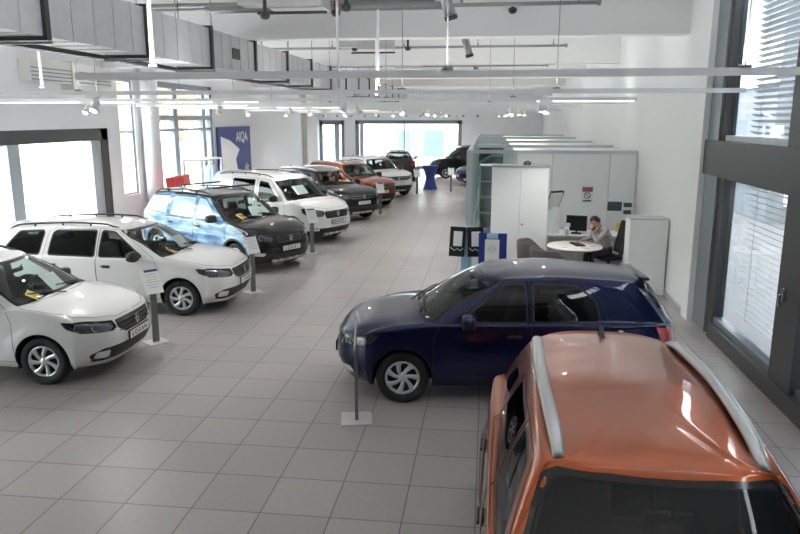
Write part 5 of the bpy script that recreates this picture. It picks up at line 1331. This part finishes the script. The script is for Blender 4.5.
place(do, *by_nose(-3.9, 18.25, -28, 4.36), -28, 'white high-roofed van with black grille, behind the black people carrier')
du = make_car('offroad_car', DUSTER, 'orange_paint', 3, 'DUSTER')
place(du, .91, 3.84, -90.7, 'orange off-road car nearest the viewer, seen over its roof', 'car', 'off-road cars')
def recolour(o, a, b):
    for ch in list(o.children):
        if a in ch.data.materials[:]:
            ch.data = ch.data.copy()
            for i, m in enumerate(ch.data.materials):
                if m == a: ch.data.materials[i] = b
        recolour(ch, a, b)
OP = M['orange_paint']
for (nx, ny, h, m, lab) in ((-3.85, 22.0, -38, 'grey_paint', 'dark anthracite off-road car behind the white van'), (-3.75, 25.4, -42, None, 'orange off-road car parked in the row behind the dark one'), (-3.6, 28.9, -50, 'white_paint', 'white off-road car at the far end of the row')):
    c = copy_tree(du); place(c, *by_nose(nx, ny, h, 4.34), h, lab, 'car', 'off-road cars')
    if m: recolour(c, OP, M[m])
c = copy_tree(du); place(c, -4.75, 37.9, 97, 'dark brown off-road car seen from behind near the rear windows', 'car', 'off-road cars'); recolour(c, OP, M['brown_paint'])
sa = make_car('hatchback_car', ext(SAND, darkside=True, mirbody=True), 'blue_paint', 3, 'SANDERO')
q = MB(); q.smooth = True
q.box((2.035 - 3.63, 0, 1.412), (.14, .84, .04), ry=-.10, bev=.018); q.build('roof_spoiler', M['blue_paint'], sa)
place(sa, .22, 8.57, 184.5, 'dark blue hatchback parked across the aisle with silver hubcaps')
c = copy_tree(do); place(c, -1.05, 39.7, 190, 'black van at the far end beside the rear windows', 'van', None); recolour(c, M['silver_van'], M['black_paint'])
c = copy_tree(sa); place(c, .45, 35.35, 202, 'small blue car half hidden behind the far office corner', 'car'); recolour(c, M['blue_paint'], M['navy_paint'])

# ------------------------------------------------------------------ light
w = bpy.data.worlds.new('sky'); scene.world = w; w.use_nodes = True; nt = w.node_tree
bg = nt.nodes['Background']; sk = nt.nodes.new('ShaderNodeTexSky'); sk.sky_type = 'NISHITA'; sk.sun_disc = False; sk.sun_elevation = R(48); sk.sun_rotation = R(200); sk.air_density = 1.2; sk.dust_density = 3.; sk.altitude = 100
mx = nt.nodes.new('ShaderNodeMix'); mx.data_type = 'RGBA'; mx.inputs['Factor'].default_value = .55; mx.inputs[7].default_value = (11., 10.8, 10.8, 1)
nt.links.new(sk.outputs[0], mx.inputs[6]); nt.links.new(mx.outputs[2], bg.inputs['Color']); bg.inputs['Strength'].default_value = .95
for (p, d) in spots:
    l = bpy.data.lights.new('track_spot', 'SPOT'); l.energy = 72; l.spot_size = R(110); l.spot_blend = .8; l.shadow_soft_size = .045; l.color = (1, .965, .93)
    o = bpy.data.objects.new('track_spot', l); COL.objects.link(o); o.location = p; o.rotation_euler = d.to_track_quat('-Z', 'Y').to_euler()

# upward area lights added above the tracks to brighten the ceiling
for (x, y, z, ln) in added_uplights:
    l = bpy.data.lights.new('added_uplight', 'AREA'); l.shape = 'RECTANGLE'; l.size = ln; l.size_y = .05; l.energy = 38; l.color = (1, .985, .97)
    o = bpy.data.objects.new('added_uplight', l); COL.objects.link(o); o.location = (x, y, z); o.rotation_euler = (pi, 0, 0)

# ------------------------------------------------------------------ camera
cd = bpy.data.cameras.new('camera'); cam = bpy.data.objects.new('camera', cd); COL.objects.link(cam)
cam.location = (0, 0, 3.25); cam.rotation_euler = (R(90 - 11.96), 0, R(7.03)); cd.sensor_width = 36; cd.lens = 704 / 800 * 36; cd.clip_start = .05; cd.clip_end = 500
scene.camera = cam
scene.view_settings.view_transform = 'Standard'; scene.view_settings.look = 'None'; scene.view_settings.gamma = 1; scene.view_settings.exposure = 0.75
scene.cycles.max_bounces = 10; scene.cycles.diffuse_bounces = 5; scene.cycles.transparent_max_bounces = 24; scene.cycles.use_denoising = True; scene.cycles.sample_clamp_indirect = 8
